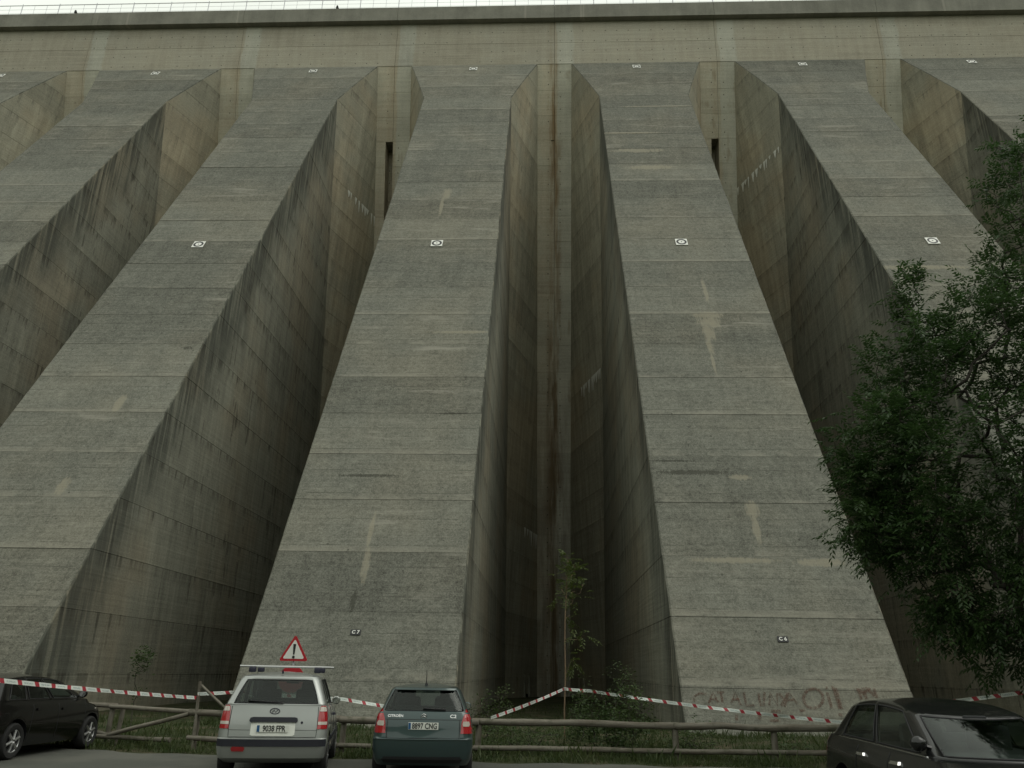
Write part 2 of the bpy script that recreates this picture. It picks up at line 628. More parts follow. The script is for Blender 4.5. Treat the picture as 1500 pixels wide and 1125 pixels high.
dam = empty('dam', (X0, Y0, 0))
tag(dam, 'tall grey concrete buttress dam filling the picture, sloping piers between deep dark recesses', 'dam')
lift_mesh = {}
for deep in (0, 1):
    for var in range(3 if not deep else 1):
        for k in range(len(LIFTS) - 1):
            g = random.choice((.004, .005, .007, .012))
            b = block(lift_levels(LIFTS[k], LIFTS[k + 1], g, .012 + g), (1 + deep) if LIFTS[k] < ZSLOT - .1 else 0)
            # chipped arrises: the corner points of the sloping face wander a little
            b.v = [(x + random.uniform(-.009, .004) * (1 if x > 0 else -1) * (i % 14 in (0, 1, 12, 13)), y + random.uniform(-.002, .006) * (i % 14 in (0, 1, 12, 13)), z) for i, (x, y, z) in enumerate(b.v)]
            lift_mesh[deep, var, k] = b.mesh('concrete_lift', [MF, MS, MH, ML])
core_mesh = block([(LIFTS[0] + .02, .14)] + [(z, .14) for z in LIFTS[1:-1] if z < 44] + [(44.12, .14), (ZHEAD - .05, .14)], False)
# the core narrows at the drained joint slot so that it never fills it
core_mesh.v = [((x if abs(x) < S / 2 - .9 else math.copysign(S / 2 - .9, x)), y, z) for x, y, z in core_mesh.v]
core_mesh = core_mesh.mesh('buttress', [CORE])
back = MB()
back.box((0, 0, 25.2), (S - .06, .6, 51.4))
upper = []
for z0, z1 in ((ZHEAD, 53.1), (53.1, ZCREST)):
    m = MB()
    g = .014
    pr = []
    for z, i in ((z0, .04), (z0 + g, 0), (z1 - g, 0), (z1, .04)):
        pr.append([(-S / 2 + .012 + i * .3, YWALL + i, z), (S / 2 - .012 - i * .3, YWALL + i, z), (S / 2 - .012 - i * .3, YWALL + 3.2, z), (-S / 2 + .012 + i * .3, YWALL + 3.2, z)])
    vs = [p for r in pr for p in r]
    fs = [(i * 4 + j, i * 4 + (j + 1) % 4, i * 4 + 4 + (j + 1) % 4, i * 4 + 4 + j) for i in range(3) for j in range(4)] + [(3, 2, 1, 0), (12, 13, 14, 15)]
    m.add(vs, fs)
    upper.append(m.mesh('concrete_lift', [MU]))
crest = MB()
pf = [(YWALL + .0, ZCREST), (YWALL - .5, ZCREST + .02), (YWALL - .5, ZCREST + 1.45), (YWALL - .44, ZCREST + 1.5), (YWALL + 4.0, ZCREST + 1.5), (YWALL + 4.0, ZCREST)]
vs = [(sx * (S / 2 - .012), y, z) for sx in (-1, 1) for y, z in pf]
crest.add(vs, [(5, 4, 3, 2, 1, 0), (6, 7, 8, 9, 10, 11)] + [(i, (i + 1) % 6, 6 + (i + 1) % 6, 6 + i) for i in range(6)])
crest_mesh = crest.mesh('crest_beam', [MC])
m = MB()
pf = [(YWALL + .06, ZCREST + .06), (YWALL - .43, ZCREST + .1), (YWALL - .43, ZCREST + 1.38), (YWALL - .37, ZCREST + 1.43), (YWALL + 3.9, ZCREST + 1.43), (YWALL + 3.9, ZCREST + .06)]
m.add([(sx * 4.45 * S, y, z) for sx in (-1, 1) for y, z in pf], [(5, 4, 3, 2, 1, 0), (6, 7, 8, 9, 10, 11)] + [(i, (i + 1) % 6, 6 + (i + 1) % 6, 6 + i) for i in range(6)])
m.build('crest_light_block', [CORE], dam, loc=(0, -Y0, 0))  # added inner beam, keeps sky from showing through the crest joints
buttress = {}
for n in range(-4, 5):
    x = n * S
    o = link('buttress', core_mesh, dam, (x, -Y0, 0))
    buttress[n] = o
    for k in range(len(LIFTS) - 1):
        deep = 1 if n in (-1, 1) else 0
        q = link('concrete_lift', lift_mesh[deep, 0 if deep else random.randrange(3), k], o)
        if k < 20:
            q.location = (0, random.uniform(-.012, .012), 0)
    for me in upper:
        link('concrete_lift', me, o)
    link('crest_beam', crest_mesh, dam, (x, -Y0, 0))


def dam_part(name, mb, mats, n, smooth=False):
    """mesh given in world coordinates, hung on buttress n"""
    o = mb.build(name, mats, buttress[n], smooth)
    o.location = (-(X0 + n * S), 0, 0)
    return o

# lime deposits hanging from lift joints in the recesses
LIME = plain('lime_deposit', (.72, .72, .66), .9, var=.3, scale=9)
RUSTY = plain('rust_stain', (.13, .065, .03), .95, var=.4, scale=3)
def flare_pt(n, s, z, u, off):
    x = W / 2 + (S / 2 - hgap(z) - W / 2) * u
    y = yflare(z) + (ywall(z) - yflare(z)) * u
    dx, dy = (S / 2 - hgap(z) - W / 2), (ywall(z) - yflare(z))
    L = math.hypot(dx, dy)
    return Vector((X0 + n * S + s * (x + off * dy / L), y - off * dx / L, z))
for n, s, z, u0, u1, cnt, ln in ((-1, 1, 37.77, .35, .98, 9, .9), (2, -1, 39.91, .05, .95, 12, .8), (1, -1, 22.79, .05, .6, 12, 1.0), (0, 1, 12.09, .55, .95, 6, 1.3)):
    for i in range(cnt):
        mb = MB()
        u = u0 + (u1 - u0) * (i + random.uniform(-.3, .3)) / (cnt - 1)
        w = random.uniform(.012, .03)
        l = ln * random.uniform(.35, 1.1)
        a, b = max(0, u - w), min(1, u + w)
        P = []
        for f, q in ((0, 1.3), (.45, .8), (1, .2)):
            zz = z - l * f
            m = (a + b) / 2
            P += [flare_pt(n, s, zz, m + (a - m) * q, .03 + .02 * (1 - f)), flare_pt(n, s, zz, m, .05 + .03 * (1 - f)), flare_pt(n, s, zz, m + (b - m) * q, .03 + .02 * (1 - f))]
        mb.add(P, [(0, 1, 4, 3), (1, 2, 5, 4), (3, 4, 7, 6), (4, 5, 8, 7)])
        dam_part('lime_deposit', mb, [LIME], n, True)

# --- survey targets bolted to the sloping faces
WHITE = plain('target_white', (.78, .78, .74), .5, var=.06)
BLACK = plain('target_black', (.02, .02, .022), .5)
slope_rot = Matrix.Rotation(ANG, 4, 'X')
tp = MB(); tp.box((0, 0, 0), (.66, .66, .03), bev=.006)
tp = tp.mesh('plate', [WHITE])
def ring_mesh(r0, r1, name, n=28, z=.018):
    m = MB()
    vs = []
    for j in range(n):
        a = 2 * math.pi * j / n
        vs += [(r0 * math.cos(a), r0 * math.sin(a), z), (r1 * math.cos(a), r1 * math.sin(a), z), (r0 * math.cos(a), r0 * math.sin(a), .01), (r1 * math.cos(a), r1 * math.sin(a), .01)]
    fs = []
    for j in range(n):
        a, b = 4 * j, 4 * ((j + 1) % n)
        fs += [(a, a + 1, b + 1, b), (a + 1, a + 3, b + 3, b + 1), (a + 2, a, b, b + 2)]
    m.add(vs, fs)
    return m.mesh(name, [BLACK])
tr = ring_mesh(.18, .29, 'ring')
ROWNAME = {-3: 'fourth buttress left of', -2: 'third buttress left of'}
def target(n, z, label):
    e = empty('survey_target', face_pt(X0 + n * S, z, .03))
    e.rotation_euler = (ANG, 0, 0)
    link('plate', tp, e)
    link('ring', tr, e)
    dot = MB(); dot.box((0, 0, .018), (.07, .07, .006), bev=.002)
    dot.build('dot', [BLACK], e)
    tag(e, label, 'survey target', 'survey targets on the dam')
who = {-3: 'leftmost buttress', -2: 'second buttress from the left edge', -1: 'buttress behind the black car', 0: 'central buttress with the C7 plate',
       1: 'graffiti buttress with the C6 plate', 2: 'buttress right of the graffiti', 3: 'rightmost buttress, above the tree'}
for n in range(-3, 4):
    target(n, 49.9, 'small white target board at the top of the ' + who[n])
for n in range(-1, 3):
    target(n, 24.55, 'white target board with black ring, halfway up the ' + who[n])

# --- number plates
for n, txt, x in ((0, 'C 7', -6.19), (1, 'C 6', 7.62)):
    e = empty('number_plate', face_pt(x, 2.81, .02))
    e.rotation_euler = (ANG, 0, 0)
    m = MB(); m.box((0, 0, 0), (.34, .2, .02), bev=.004); m.build('plate', [BLACK], e)
    link('lettering', text_mesh('lettering', txt, .17, WHITE, .004), e, (0, 0, .0125))
    tag(e, 'small black plate reading %s on the lower face of its buttress' % txt.replace(' ', ''), 'number plate', 'buttress number plates')

# --- graffiti on buttress C6
STROKES = [[(4.91, 1.15), (4.69, 1.16), (4.54, 1.08), (4.49, 0.93)], [(4.93, 0.89), (5.11, 1.2), (5.22, 0.92)], [(4.99, 1.0), (5.19, 1.01)], [(5.23, 1.19), (5.44, 1.21)], [(5.35, 1.19), (5.34, 0.91)], [(5.6, 0.9), (5.78, 1.21), (5.87, 0.86)], [(5.67, 1.01), (5.86, 1.02)], [(6.04, 1.22), (6.03, 0.84), (6.27, 0.86)], [(6.47, 1.2), (6.46, 0.85), (6.55, 0.85), (6.66, 1.23)], [(6.72, 0.86), (6.82, 1.21), (6.96, 0.86), (7.03, 1.2)], [(7.09, 1.21), (7.17, 1.06)], [(7.36, 1.22), (7.07, 0.86)], [(7.16, 0.84), (7.4, 1.22), (7.56, 0.91)], [(7.26, 1.02), (7.52, 1.04)], [(8.37, 1.08), (8.3, 0.96), (8.19, 0.87), (8.06, 0.81), (7.93, 0.81), (7.83, 0.86), (7.78, 0.95), (7.78, 1.07), (7.84, 1.19), (7.95, 1.29), (8.09, 1.34), (8.22, 1.35), (8.32, 1.3), (8.38, 1.2), (8.37, 1.08)], [(8.54, 1.39), (8.59, 1.38)], [(8.54, 1.25), (8.54, 0.82)], [(8.76, 1.44), (8.78, 1.07), (8.77, 0.8)], [(8.83, 1.39), (8.83, 1.07), (8.83, 0.8)], [(9.48, 1.39), (9.5, 1.07)], [(9.52, 1.36), (9.63, 1.21)], [(9.65, 1.41), (9.65, 1.08)], [(9.64, 1.25), (9.87, 1.4)], [(9.97, 1.39), (9.97, 1.12)], [(9.73, 1.42), (9.92, 1.18)], [(7.58, 0.74), (7.74, 0.77)], [(8.69, 0.66), (8.8, 0.64)], [(6.37, 0.66), (6.35, 0.46)], [(6.64, 0.45), (6.9, 0.47)], [(5.68, 0.6), (5.67, 0.44)], [(6.73, 0.71), (7.01, 0.72)]]
tg = NT('graffiti_paint')
gn = tg.noise(tg.pos(), 22, 4, .7)
tr_ = tg.n('ShaderNodeBsdfTransparent')
df = tg.n('ShaderNodeBsdfDiffuse'); df.inputs[0].default_value = (.14, .085, .066, 1)
mx = tg.n('ShaderNodeMixShader')
tg.set(mx.inputs[0], tg.sstep(gn, .36, .62, .08, .68))
tg.t.links.new(tr_.outputs[0], mx.inputs[1]); tg.t.links.new(df.outputs[0], mx.inputs[2]); tg.t.links.new(mx.outputs[0], tg.out.inputs[0])
for idx, st in enumerate(STROKES):
    mb = MB()
    hw = .035 if idx < 14 else .045
    off = .022 + .0015 * (idx % 5)
    k = len(st)
    pts = [Vector((a, b / math.sin(ANG), 0)) for a, b in st]
    rows = []
    for i in range(k):
        d = (pts[min(i + 1, k - 1)] - pts[max(0, i - 1)]).normalized()
        nn = Vector((-d.y, d.x, 0)) * hw
        rows += [pts[i] + nn, pts[i] - nn]
    mb.add([face_pt(q.x, q.y * math.sin(ANG), off) for q in rows], [(2 * i, 2 * i + 1, 2 * i + 3, 2 * i + 2) for i in range(k - 1)])
    dam_part('graffiti_stroke', mb, [tg.mat], 1)

# --- railing along the crest
RAILM = plain('railing_metal', (.62, .62, .66), .5, .2)
rl = empty('railing', (X0, YWALL - .4, ZCREST + 1.5))
tag(rl, 'thin grey metal railing along the top of the dam', 'railing')
pm = MB(); pm.tube([(0, 0, -.02), (0, 0, 1.02)], .016, 6); pm = pm.mesh('post', [RAILM])
pm2 = MB(); pm2.tube([(0, 0, -.02), (0, 0, 1.16)], .04, 6); pm2 = pm2.mesh('post', [RAILM])
for i in range(-54, 54):
    link('post', pm2 if i % 3 == 0 else pm, rl, (i * 1.15, 0, 0))
for zz, r in ((1.03, .035), (.55, .010), (.12, .010)):
    m = MB(); m.tube([(-62, 0, zz), (62, 0, zz)], r, 6); m.build('rail', [RAILM], rl)
for x, lb in ((-42.5, 'small dark floodlight on the crest near the left edge of the photo'), (-18.6, 'small dark floodlight on the crest above the buttress left of centre')):
    e = empty('floodlight', (x, YWALL - .4, ZCREST + 1.5))
    m = MB(); m.tube([(0, 0, -.02), (0, 0, .3)], .05, 8); m.build('bracket', [BLACK], e)
    m = MB(); m.add([(-.28, -.12, .2), (.28, -.12, .2), (.28, .25, .2), (-.28, .25, .2), (-.12, -.2, .75), (.12, -.2, .75), (.12, 0, .78), (-.12, 0, .78)],
                    [(3, 2, 1, 0), (4, 5, 6, 7), (0, 1, 5, 4), (1, 2, 6, 5), (2, 3, 7, 6), (3, 0, 4, 7)]); m.build('housing', [BLACK], e)
    e.scale = (.45, .45, .45)
    tag(e, lb, 'floodlight', 'floodlights on the crest')
#--NEXT--
# added unseen wall behind the heads, stops sky leaking through their joints
m = MB()
ya, yb = ywall(-.6) + 3.1, YWALL + 3.1
m.add([(-62, ya, -.6), (62, ya, -.6), (62, yb, ZHEAD), (-62, yb, ZHEAD), (62, yb, ZCREST + .5), (-62, yb, ZCREST + .5),
       (-62, ya + .5, -.6), (62, ya + .5, -.6), (62, yb + .5, ZHEAD), (-62, yb + .5, ZHEAD), (62, yb + .5, ZCREST + .5), (-62, yb + .5, ZCREST + .5)],
      [(0, 1, 2, 3), (3, 2, 4, 5), (7, 6, 9, 8), (8, 9, 11, 10), (5, 4, 10, 11), (0, 6, 7, 1), (0, 3, 9, 6), (3, 5, 11, 9), (1, 7, 8, 2), (2, 8, 10, 4)])
m.build('joint_light_block', [CORE], dam, loc=(0, -Y0, 0))

# arched drain openings low in the flares of the central recess: frame, and a flat sheet with the inner shade painted black
def arch(n, s, u):
    fr, hole = MB(), MB()
    c = flare_pt(n, s, 0.0, u, 0)
    t1 = (flare_pt(n, s, 0.0, u + .1, 0) - flare_pt(n, s, 0.0, u - .1, 0)).normalized()
    nn = (flare_pt(n, s, 0.0, u, 1.0) - c).normalized()
    out = [(-.62, 0)] + [(-.62 * math.cos(a), 1.35 + .62 * math.sin(a)) for a in np.linspace(0, math.pi, 13)] + [(.62, 0)]
    P = lambda x, z, o: c + t1 * x + Vector((0, 0, z)) + nn * (o - .17 * z * .28)
    k = len(out)
    hole.add([P(x, z, .02) for x, z in out], [tuple(range(k))])
    vs = [P(x, z, .02) for x, z in out] + [P(x, z, .16) for x, z in out] + [P(x * 1.22, z * 1.09, .16) for x, z in out] + [P(x * 1.22, z * 1.09, -.05) for x, z in out]
    fs = [(r * k + i, r * k + i + 1, (r + 1) * k + i + 1, (r + 1) * k + i) for r in range(3) for i in range(k - 1)]
    fr.add(vs, fs)
    dam_part('drain_frame', fr, [MS], n)
    dam_part('drain_shade_sheet', hole, [DRAIN_SHADE], n)
DRAIN_SHADE = plain('drain_shade', (.008, .008, .008), 1.0, spec=0)
arch(0, 1, .62)
arch(1, -1, .62)

# ------------------------------------------------------------------ ground, asphalt, grass
def gz(x, y):
    h = 0.0
    b = max(0.0, -y - 45) * .4
    h += min(b, 40 + b * .1)
    sd_ = max(0.0, abs(x) - 78) * .5
    h += min(sd_, 42 + sd_ * .1) * (1 if y < 49 else max(0.0, 1 - (y - 49) / 12))
    if h > 0:
        h *= 1 + .18 * math.sin(x * .05 + y * .03) + .1 * math.sin(y * .11 - x * .07)
    return h


def ground_bump(x, y):
    return .05 * math.sin(x * 1.1 + 2 * math.sin(y * .6)) * math.sin(y * .9 + 1.3) + (.10 if 18.2 < y < 60 else 0.0) * min(1, max(0, (y - 18.2) / 4))


def ground_z(x, y):
    return -.03 + gz(x, y) + (ground_bump(x, y) if y > 17.8 and abs(x) < 78 else 0)


tgm = NT('ground_soil')
p = tgm.pos()
n1 = tgm.noise(p, .8, 5, .65)
n2 = tgm.noise(p, 9, 3, .7)
gcol = tgm.mix((.035, .042, .02), (.075, .065, .042), tgm.sstep(n1, .46, .66))
gcol = tgm.scale(gcol, tgm.math('MULTIPLY_ADD', n2, 1.1, .45))
far = tgm.noise(p, .35, 5, .7)
sx_, sy_, sz_ = tgm.sep(p)
gcol = tgm.mix(gcol, tgm.scale((.05, .065, .03), tgm.math('MULTIPLY_ADD', far, 1.6, .2)), tgm.sstep(sz_, .8, 3))
tgm.bsdf(gcol, .95, normal=tgm.bump(tgm.math('ADD', n1, tgm.math('MULTIPLY', n2, .4)), .6, .08), spec=.1)
xs = sorted(set(list(np.linspace(-500, -80, 22)) + list(np.linspace(-80, -20, 13)) + list(np.linspace(-20, 20, 61)) + list(np.linspace(20, 80, 13)) + list(np.linspace(80, 500, 22))))
ys = sorted(set(list(np.linspace(-420, -30, 27)) + list(np.linspace(-30, 16, 10)) + list(np.linspace(16, 30, 26)) + list(np.linspace(30, 80, 12)) + list(np.linspace(80, 900, 14))))
gv = [(x, y, ground_z(x, y)) for y in ys for x in xs]
nx = len(xs)
gf = [(j * nx + i, j * nx + i + 1, (j + 1) * nx + i + 1, (j + 1) * nx + i) for j in range(len(ys) - 1) for i in range(nx - 1)]
m = MB(); m.add(gv, gf)
tag(m.build('ground', [tgm.mat], None, True), kind='structure')

ta = NT('asphalt')
p = ta.pos()
n1 = ta.noise(p, .5, 4, .6)
n2 = ta.noise(p, 60, 2, .8)
n3 = ta.noise(ta.vmul(p, (1, .35, 1)), 2.2, 4, .7)
acol = ta.mix((.078, .081, .071), (.108, .108, .094), ta.sstep(n1, .4, .65))
acol = ta.scale(acol, ta.math('MULTIPLY_ADD', n2, .7, .65))
acol = ta.mix(acol, (.05, .05, .045), ta.math('MULTIPLY', ta.sstep(n3, .6, .75), .5))
ta.bsdf(acol, .85, normal=ta.bump(n2, .5, .01), spec=.25)
axs = np.linspace(-40, 9.5, 200)
av, af = [], []
for x in axs:
    e = 17.35 + .12 * math.sin(x * 1.7) + .1 * math.sin(x * 4.1 + 1) + random.uniform(-.06, .06) + max(0, -x - 6) * .17
    av += [(x, -28, 0.0), (x, e - .25, 0.0), (x, e, -.05)]
for i in range(len(axs) - 1):
    a = 3 * i
    af += [(a, a + 3, a + 4, a + 1), (a + 1, a + 4, a + 5, a + 2)]
m = MB(); m.add(av, af)
tag(m.build('parking_lot', [ta.mat], None, False), kind='structure')


def leaf_mat(name, col, col2, trans=.35, rough=.45):
    t = NT(name)
    n = t.noise(t.pos(), 1.2, 3, .6)
    n2 = t.noise(t.pos(), 16, 2, .6)
    c = t.mix(col, col2, t.sstep(t.math('ADD', t.math('MULTIPLY', n, .5), t.math('MULTIPLY', n2, .5)), .38, .62))
    p = t.bsdf(c, rough, spec=.35)
    tr = t.n('ShaderNodeBsdfTranslucent')
    t.set(tr.inputs[0], t.scale(c, 1.4))
    mx = t.n('ShaderNodeMixShader')
    mx.inputs[0].default_value = trans
    t.t.links.new(p.outputs[0], mx.inputs[1])
    t.t.links.new(tr.outputs[0], mx.inputs[2])
    t.t.links.new(mx.outputs[0], t.out.inputs[0])
    return t.mat


def leaf_quads(base, d, nrm, ln, wd):
    """arrays -> (n,4,3) diamond leaflets"""
    d = d / np.linalg.norm(d, axis=1, keepdims=True)
    s = np.cross(d, nrm)
    s /= np.linalg.norm(s, axis=1, keepdims=True) + 1e-9
    up = np.cross(s, d)
    ln = ln[:, None]; wd = wd[:, None]
    return np.stack([base, base + d * ln * .45 + s * wd * .5 + up * wd * .12, base + d * ln - up * ln * .12, base + d * ln * .45 - s * wd * .5 + up * wd * .12], 1)


GRASS = leaf_mat('grass_blades', (.035, .06, .016), (.07, .085, .03), .3, .6)
N = 95000
gx = rng.uniform(-13.5, 13.5, N); gy = np.where(rng.random(N) < .6, 17.35 + np.abs(rng.normal(0, 1, N)) * 2.6, np.where(rng.random(N) < .4, 25.1 - np.abs(rng.normal(0, .5, N)), rng.uniform(22, 46, N)))
clump = np.sin(gx * 2.3 + np.sin(gy * 3)) * np.sin(gy * 2.9 + gx * .7)
keep = (gy < 46) & (rng.random(N) < .55 + .45 * clump) & ((gx > -6) | (gy > 17.4 + (-gx - 6) * .17))
inb = np.zeros(N, bool)
for n in range(-2, 3):
    inb |= (np.abs(gx - (X0 + n * S)) < W / 2) & (gy > Y0 - .1)
keep &= ~inb
gx, gy, clump = gx[keep], gy[keep], clump[keep]
gzv = np.array([ground_z(a, b) for a, b in zip(gx, gy)])
base = np.stack([gx, gy, gzv - .02], 1)
d = np.stack([rng.normal(0, .45, len(gx)), rng.normal(0, .45, len(gx)), np.ones(len(gx))], 1)
nr = rng.normal(0, 1, (len(gx), 3)); nr[:, 2] *= .3
ln = rng.gamma(3.0, .032, len(gx)) * (1 + .6 * clump) + .03
q = leaf_quads(base, d, nr, ln, ln * .07 + .008)
tag(link('grass', fast_quads('grass', q, GRASS)), 'rough green grass and weeds along the foot of the dam', 'grass', kind='stuff')

# ------------------------------------------------------------------ trees and bushes
BARK = plain('bark', (.055, .048, .04), .9, var=.4, scale=14)
def grow(points, root, trunk_pts):
    """greedy branching: every point joins the nearest node already grown"""
    nodes = [Vector(p) for p in trunk_pts]
    par = [-1] + list(range(len(trunk_pts) - 1))
    order = sorted(points, key=lambda p: (Vector(p) - Vector(root)).length)
    arr = np.array([tuple(n) for n in nodes])
    depth = [0.0]
    for i in range(1, len(nodes)):
        depth.append(depth[-1] + (nodes[i] - nodes[i - 1]).length)
    for p in order:
        p = np.array(p)
        dd = np.linalg.norm(arr - p, axis=1)
        cost = dd + .22 * np.array(depth) * 0 + .5 * np.maximum(0, arr[:, 2] - p[2])
        j = int(np.argmin(cost))
        a = Vector(arr[j]); b = Vector(p)
        L = (b - a).length
        last = j
        k = max(1, int(L / .5))
        for s in range(1, k + 1):
            f = s / k
            q = a.lerp(b, f) + Vector((random.gauss(0, .03), random.gauss(0, .03), random.gauss(0, .03) - .05 * L * math.sin(f * math.pi))) * (1 if s < k else 0)
            nodes.append(q); par.append(last); depth.append(depth[last] + L / k)
            last = len(nodes) - 1
        arr = np.array([tuple(n) for n in nodes])
    return nodes, par


def limbs(nodes, par, tip=.008, ex=2.4, rmax=9):
    n = len(nodes)
    r = [0.0] * n
    ch = [[] for _ in range(n)]
    for i, p in enumerate(par):
        if p >= 0:
            ch[p].append(i)
    for i in range(n - 1, -1, -1):
        s = sum(r[c] ** ex for c in ch[i])
        r[i] = min(rmax, max(tip, s ** (1 / ex)))
    # the loop order is not topological for every node, so repeat once
    mb = MB()
    done = set()
    for i in range(n):
        for c in ch[i]:
            if c in done:
                continue
            path = [i, c]
            done.add(c)
            cur = c
            while ch[cur]:
                nxt = max(ch[cur], key=lambda k: r[k])
                if nxt in done:
                    break
                done.add(nxt)
                path.append(nxt)
                cur = nxt
            rad = [min(r[k], r[path[1]]) for k in path]
            mb.tube([nodes[k] for k in path], rad, 5 if rad[0] < .03 else 8, cap=False)
    return mb, ch, r


def pinnate(nodes, ids, center, per, leaflets=9, L=.26, lw=.028, ll=.085, droop=.35):
    out = []
    for i in ids:
        c = np.array(nodes[i])
        for _ in range(per):
            away = c - np.array(center)
            away = away / (np.linalg.norm(away) + 1e-6)
            d = away * .5 + rng.normal(0, .6, 3) + np.array([0, 0, .15])
            d /= np.linalg.norm(d)
            b = c + rng.normal(0, .09, 3)
            side = np.cross(d, [0, 0, 1.0]); side /= np.linalg.norm(side) + 1e-6
            up = np.cross(side, d)
            Lr = L * rng.uniform(.7, 1.25)
            k = leaflets
            ts = np.linspace(.25, 1, k)
            pos = b + d * (ts * Lr)[:, None] - np.array([0, 0, 1.0]) * (droop * Lr * ts ** 2)[:, None]
            sg = np.where(np.arange(k) % 2 == 0, 1, -1)
            sg[-1] = 0
            ld = d * .55 + side * sg[:, None] * .8 - np.array([0, 0, .25]) + rng.normal(0, .12, (k, 3))
            nrm = np.tile(up, (k, 1)) + rng.normal(0, .25, (k, 3))
            out.append(leaf_quads(pos, ld, nrm, np.full(k, ll) * rng.uniform(.8, 1.2, k), np.full(k, lw)))
    return np.concatenate(out)


def simple_leaves(nodes, ids, per, ll, lw, spread):
    n = len(ids) * per
    c = np.repeat(np.array([tuple(nodes[i]) for i in ids]), per, 0) + rng.normal(0, spread, (n, 3))
    d = rng.normal(0, 1, (n, 3)); d[:, 2] = np.abs(d[:, 2]) * .4
    nr = rng.normal(0, .5, (n, 3)); nr[:, 2] += 1
    l = rng.uniform(.7, 1.3, n) * ll
    return leaf_quads(c, d, nr, l, l * lw)


def in_ell(cnt, c, r, shell=.35):
    pts = []
    while len(pts) < cnt:
        v = rng.uniform(-1, 1, 3)
        l = np.linalg.norm(v)
        if shell < l < 1:
            pts.append(tuple(np.array(c) + v * np.array(r)))
    return pts


LEAF = leaf_mat('tree_leaves', (.026, .056, .015), (.05, .092, .028), .32, .42)
# the big tree right of the cars: lobes of its crown (centre, radii, count)
TX, TY = 9.0, 15.6
lobes = [((8.3, 15.3, 5.2), (2.5, 2.1, 1.7), 170), ((6.9, 15.2, 6.0), (1.25, 1.2, 1.2), 62), ((7.0, 15.0, 4.3), (1.35, 1.2, .95), 60), ((7.7, 15.4, 7.8), (.95, 1.1, 1.1), 46), ((7.75, 15.4, 9.35), (.26, .3, .8), 9),
         ((9.6, 15.6, 8.4), (1.3, 1.8, 1.5), 84), ((10.9, 15.8, 10.2), (1.2, 1.6, 1.6), 70), ((11.3, 16.0, 12.6), (1.15, 1.2, 1.3), 46), ((11.2, 15.6, 6.5), (1.9, 2.2, 2.0), 110), ((12.4, 16, 9.0), (1.6, 1.8, 2.2), 70),
         ((8.6, 15.2, 3.2), (1.9, 1.6, .85), 80), ((10.9, 15.8, 3.8), (2.0, 1.8, 1.3), 70), ((6.2, 15.1, 5.3), (.6, .6, .5), 14), ((6.1, 15.0, 4.2), (.7, .6, .5), 18), ((8.9, 15.2, 2.35), (1.6, 1.2, .65), 46), ((7.6, 15.1, 2.75), (.9, .8, .5), 20),
         ((10.3, 12.6, 7.0), (1.6, 2.0, 1.8), 70), ((10.2, 10.6, 8.6), (1.5, 1.6, 1.6), 60), ((12.5, 12.0, 7.5), (1.8, 2.2, 2.2), 70), ((11.5, 13.6, 4.8), (1.8, 1.6, 1.3), 50)]
pts = []
for c, r_, k in lobes:
    pts += in_ell(int(k * 2.1), c, r_, .1)
trunk = [(TX, TY, -.1), (TX + .02, TY, .6), (TX + .05, TY + .02, 1.4), (TX + .02, TY, 2.2), (TX - .05, TY, 3.0), (TX + .05, TY + .05, 3.8), (TX + .3, TY + .1, 4.8), (TX + .55, TY + .1, 5.8), (TX + .9, TY + .1, 7.0)]
nodes, par = grow(pts, (TX, TY, 2.5), trunk)
mb, ch, rr = limbs(nodes, par, .007, 2.3, .17)
tree = empty('ash_tree', (TX, TY, 0))
o = mb.build('trunk', [BARK], tree, True); o.location = (-TX, -TY, 0)
ids = [i for i in range(len(trunk), len(nodes)) if rr[i] < .02]
q = pinnate(nodes, ids, (9.2, 15.5, 5.5), 5, 9, .36, .042, .118, .18)
o = link('crown', fast_quads('crown', q, LEAF), tree, (-TX, -TY, 0))
tag(tree, 'leafy dark green tree with feathery compound leaves at the right edge', 'tree')

YLEAF = leaf_mat('sapling_leaves', (.045, .07, .014), (.075, .10, .022), .35, .5)
sap = empty('sapling', (.5, 21.5, 0))
tk = [(.5, 21.5, -.1), (.5, 21.5, .8), (.53, 21.5, 1.6), (.52, 21.5, 2.5), (.53, 21.5, 3.0), (.56, 21.5, 3.5), (.58, 21.5, 4.0), (.62, 21.5, 4.5)]
sp = in_ell(34, (.64, 21.5, 3.85), (.42, .36, .8), .1) + in_ell(5, (.8, 21.45, 2.6), (.35, .2, .15), 0) + in_ell(4, (.72, 21.45, 1.95), (.3, .2, .12), 0)
nodes, par = grow(sp, (.5, 21.5, 2), tk)
mb, ch, rr = limbs(nodes, par, .006, 2.3, .03)
o = mb.build('trunk', [plain('sapling_bark', (.2, .14, .09), .85)], sap, True); o.location = (-.5, -21.5, 0)
ids = [i for i in range(len(tk), len(nodes))]
q = pinnate(nodes, ids, (.6, 21.5, 3), 3, 7, .24, .04, .1)
link('crown', fast_quads('crown', q, YLEAF), sap, (-.5, -21.5, 0))
tag(sap, 'thin sapling with yellow-green leaves in front of the central recess', 'sapling')

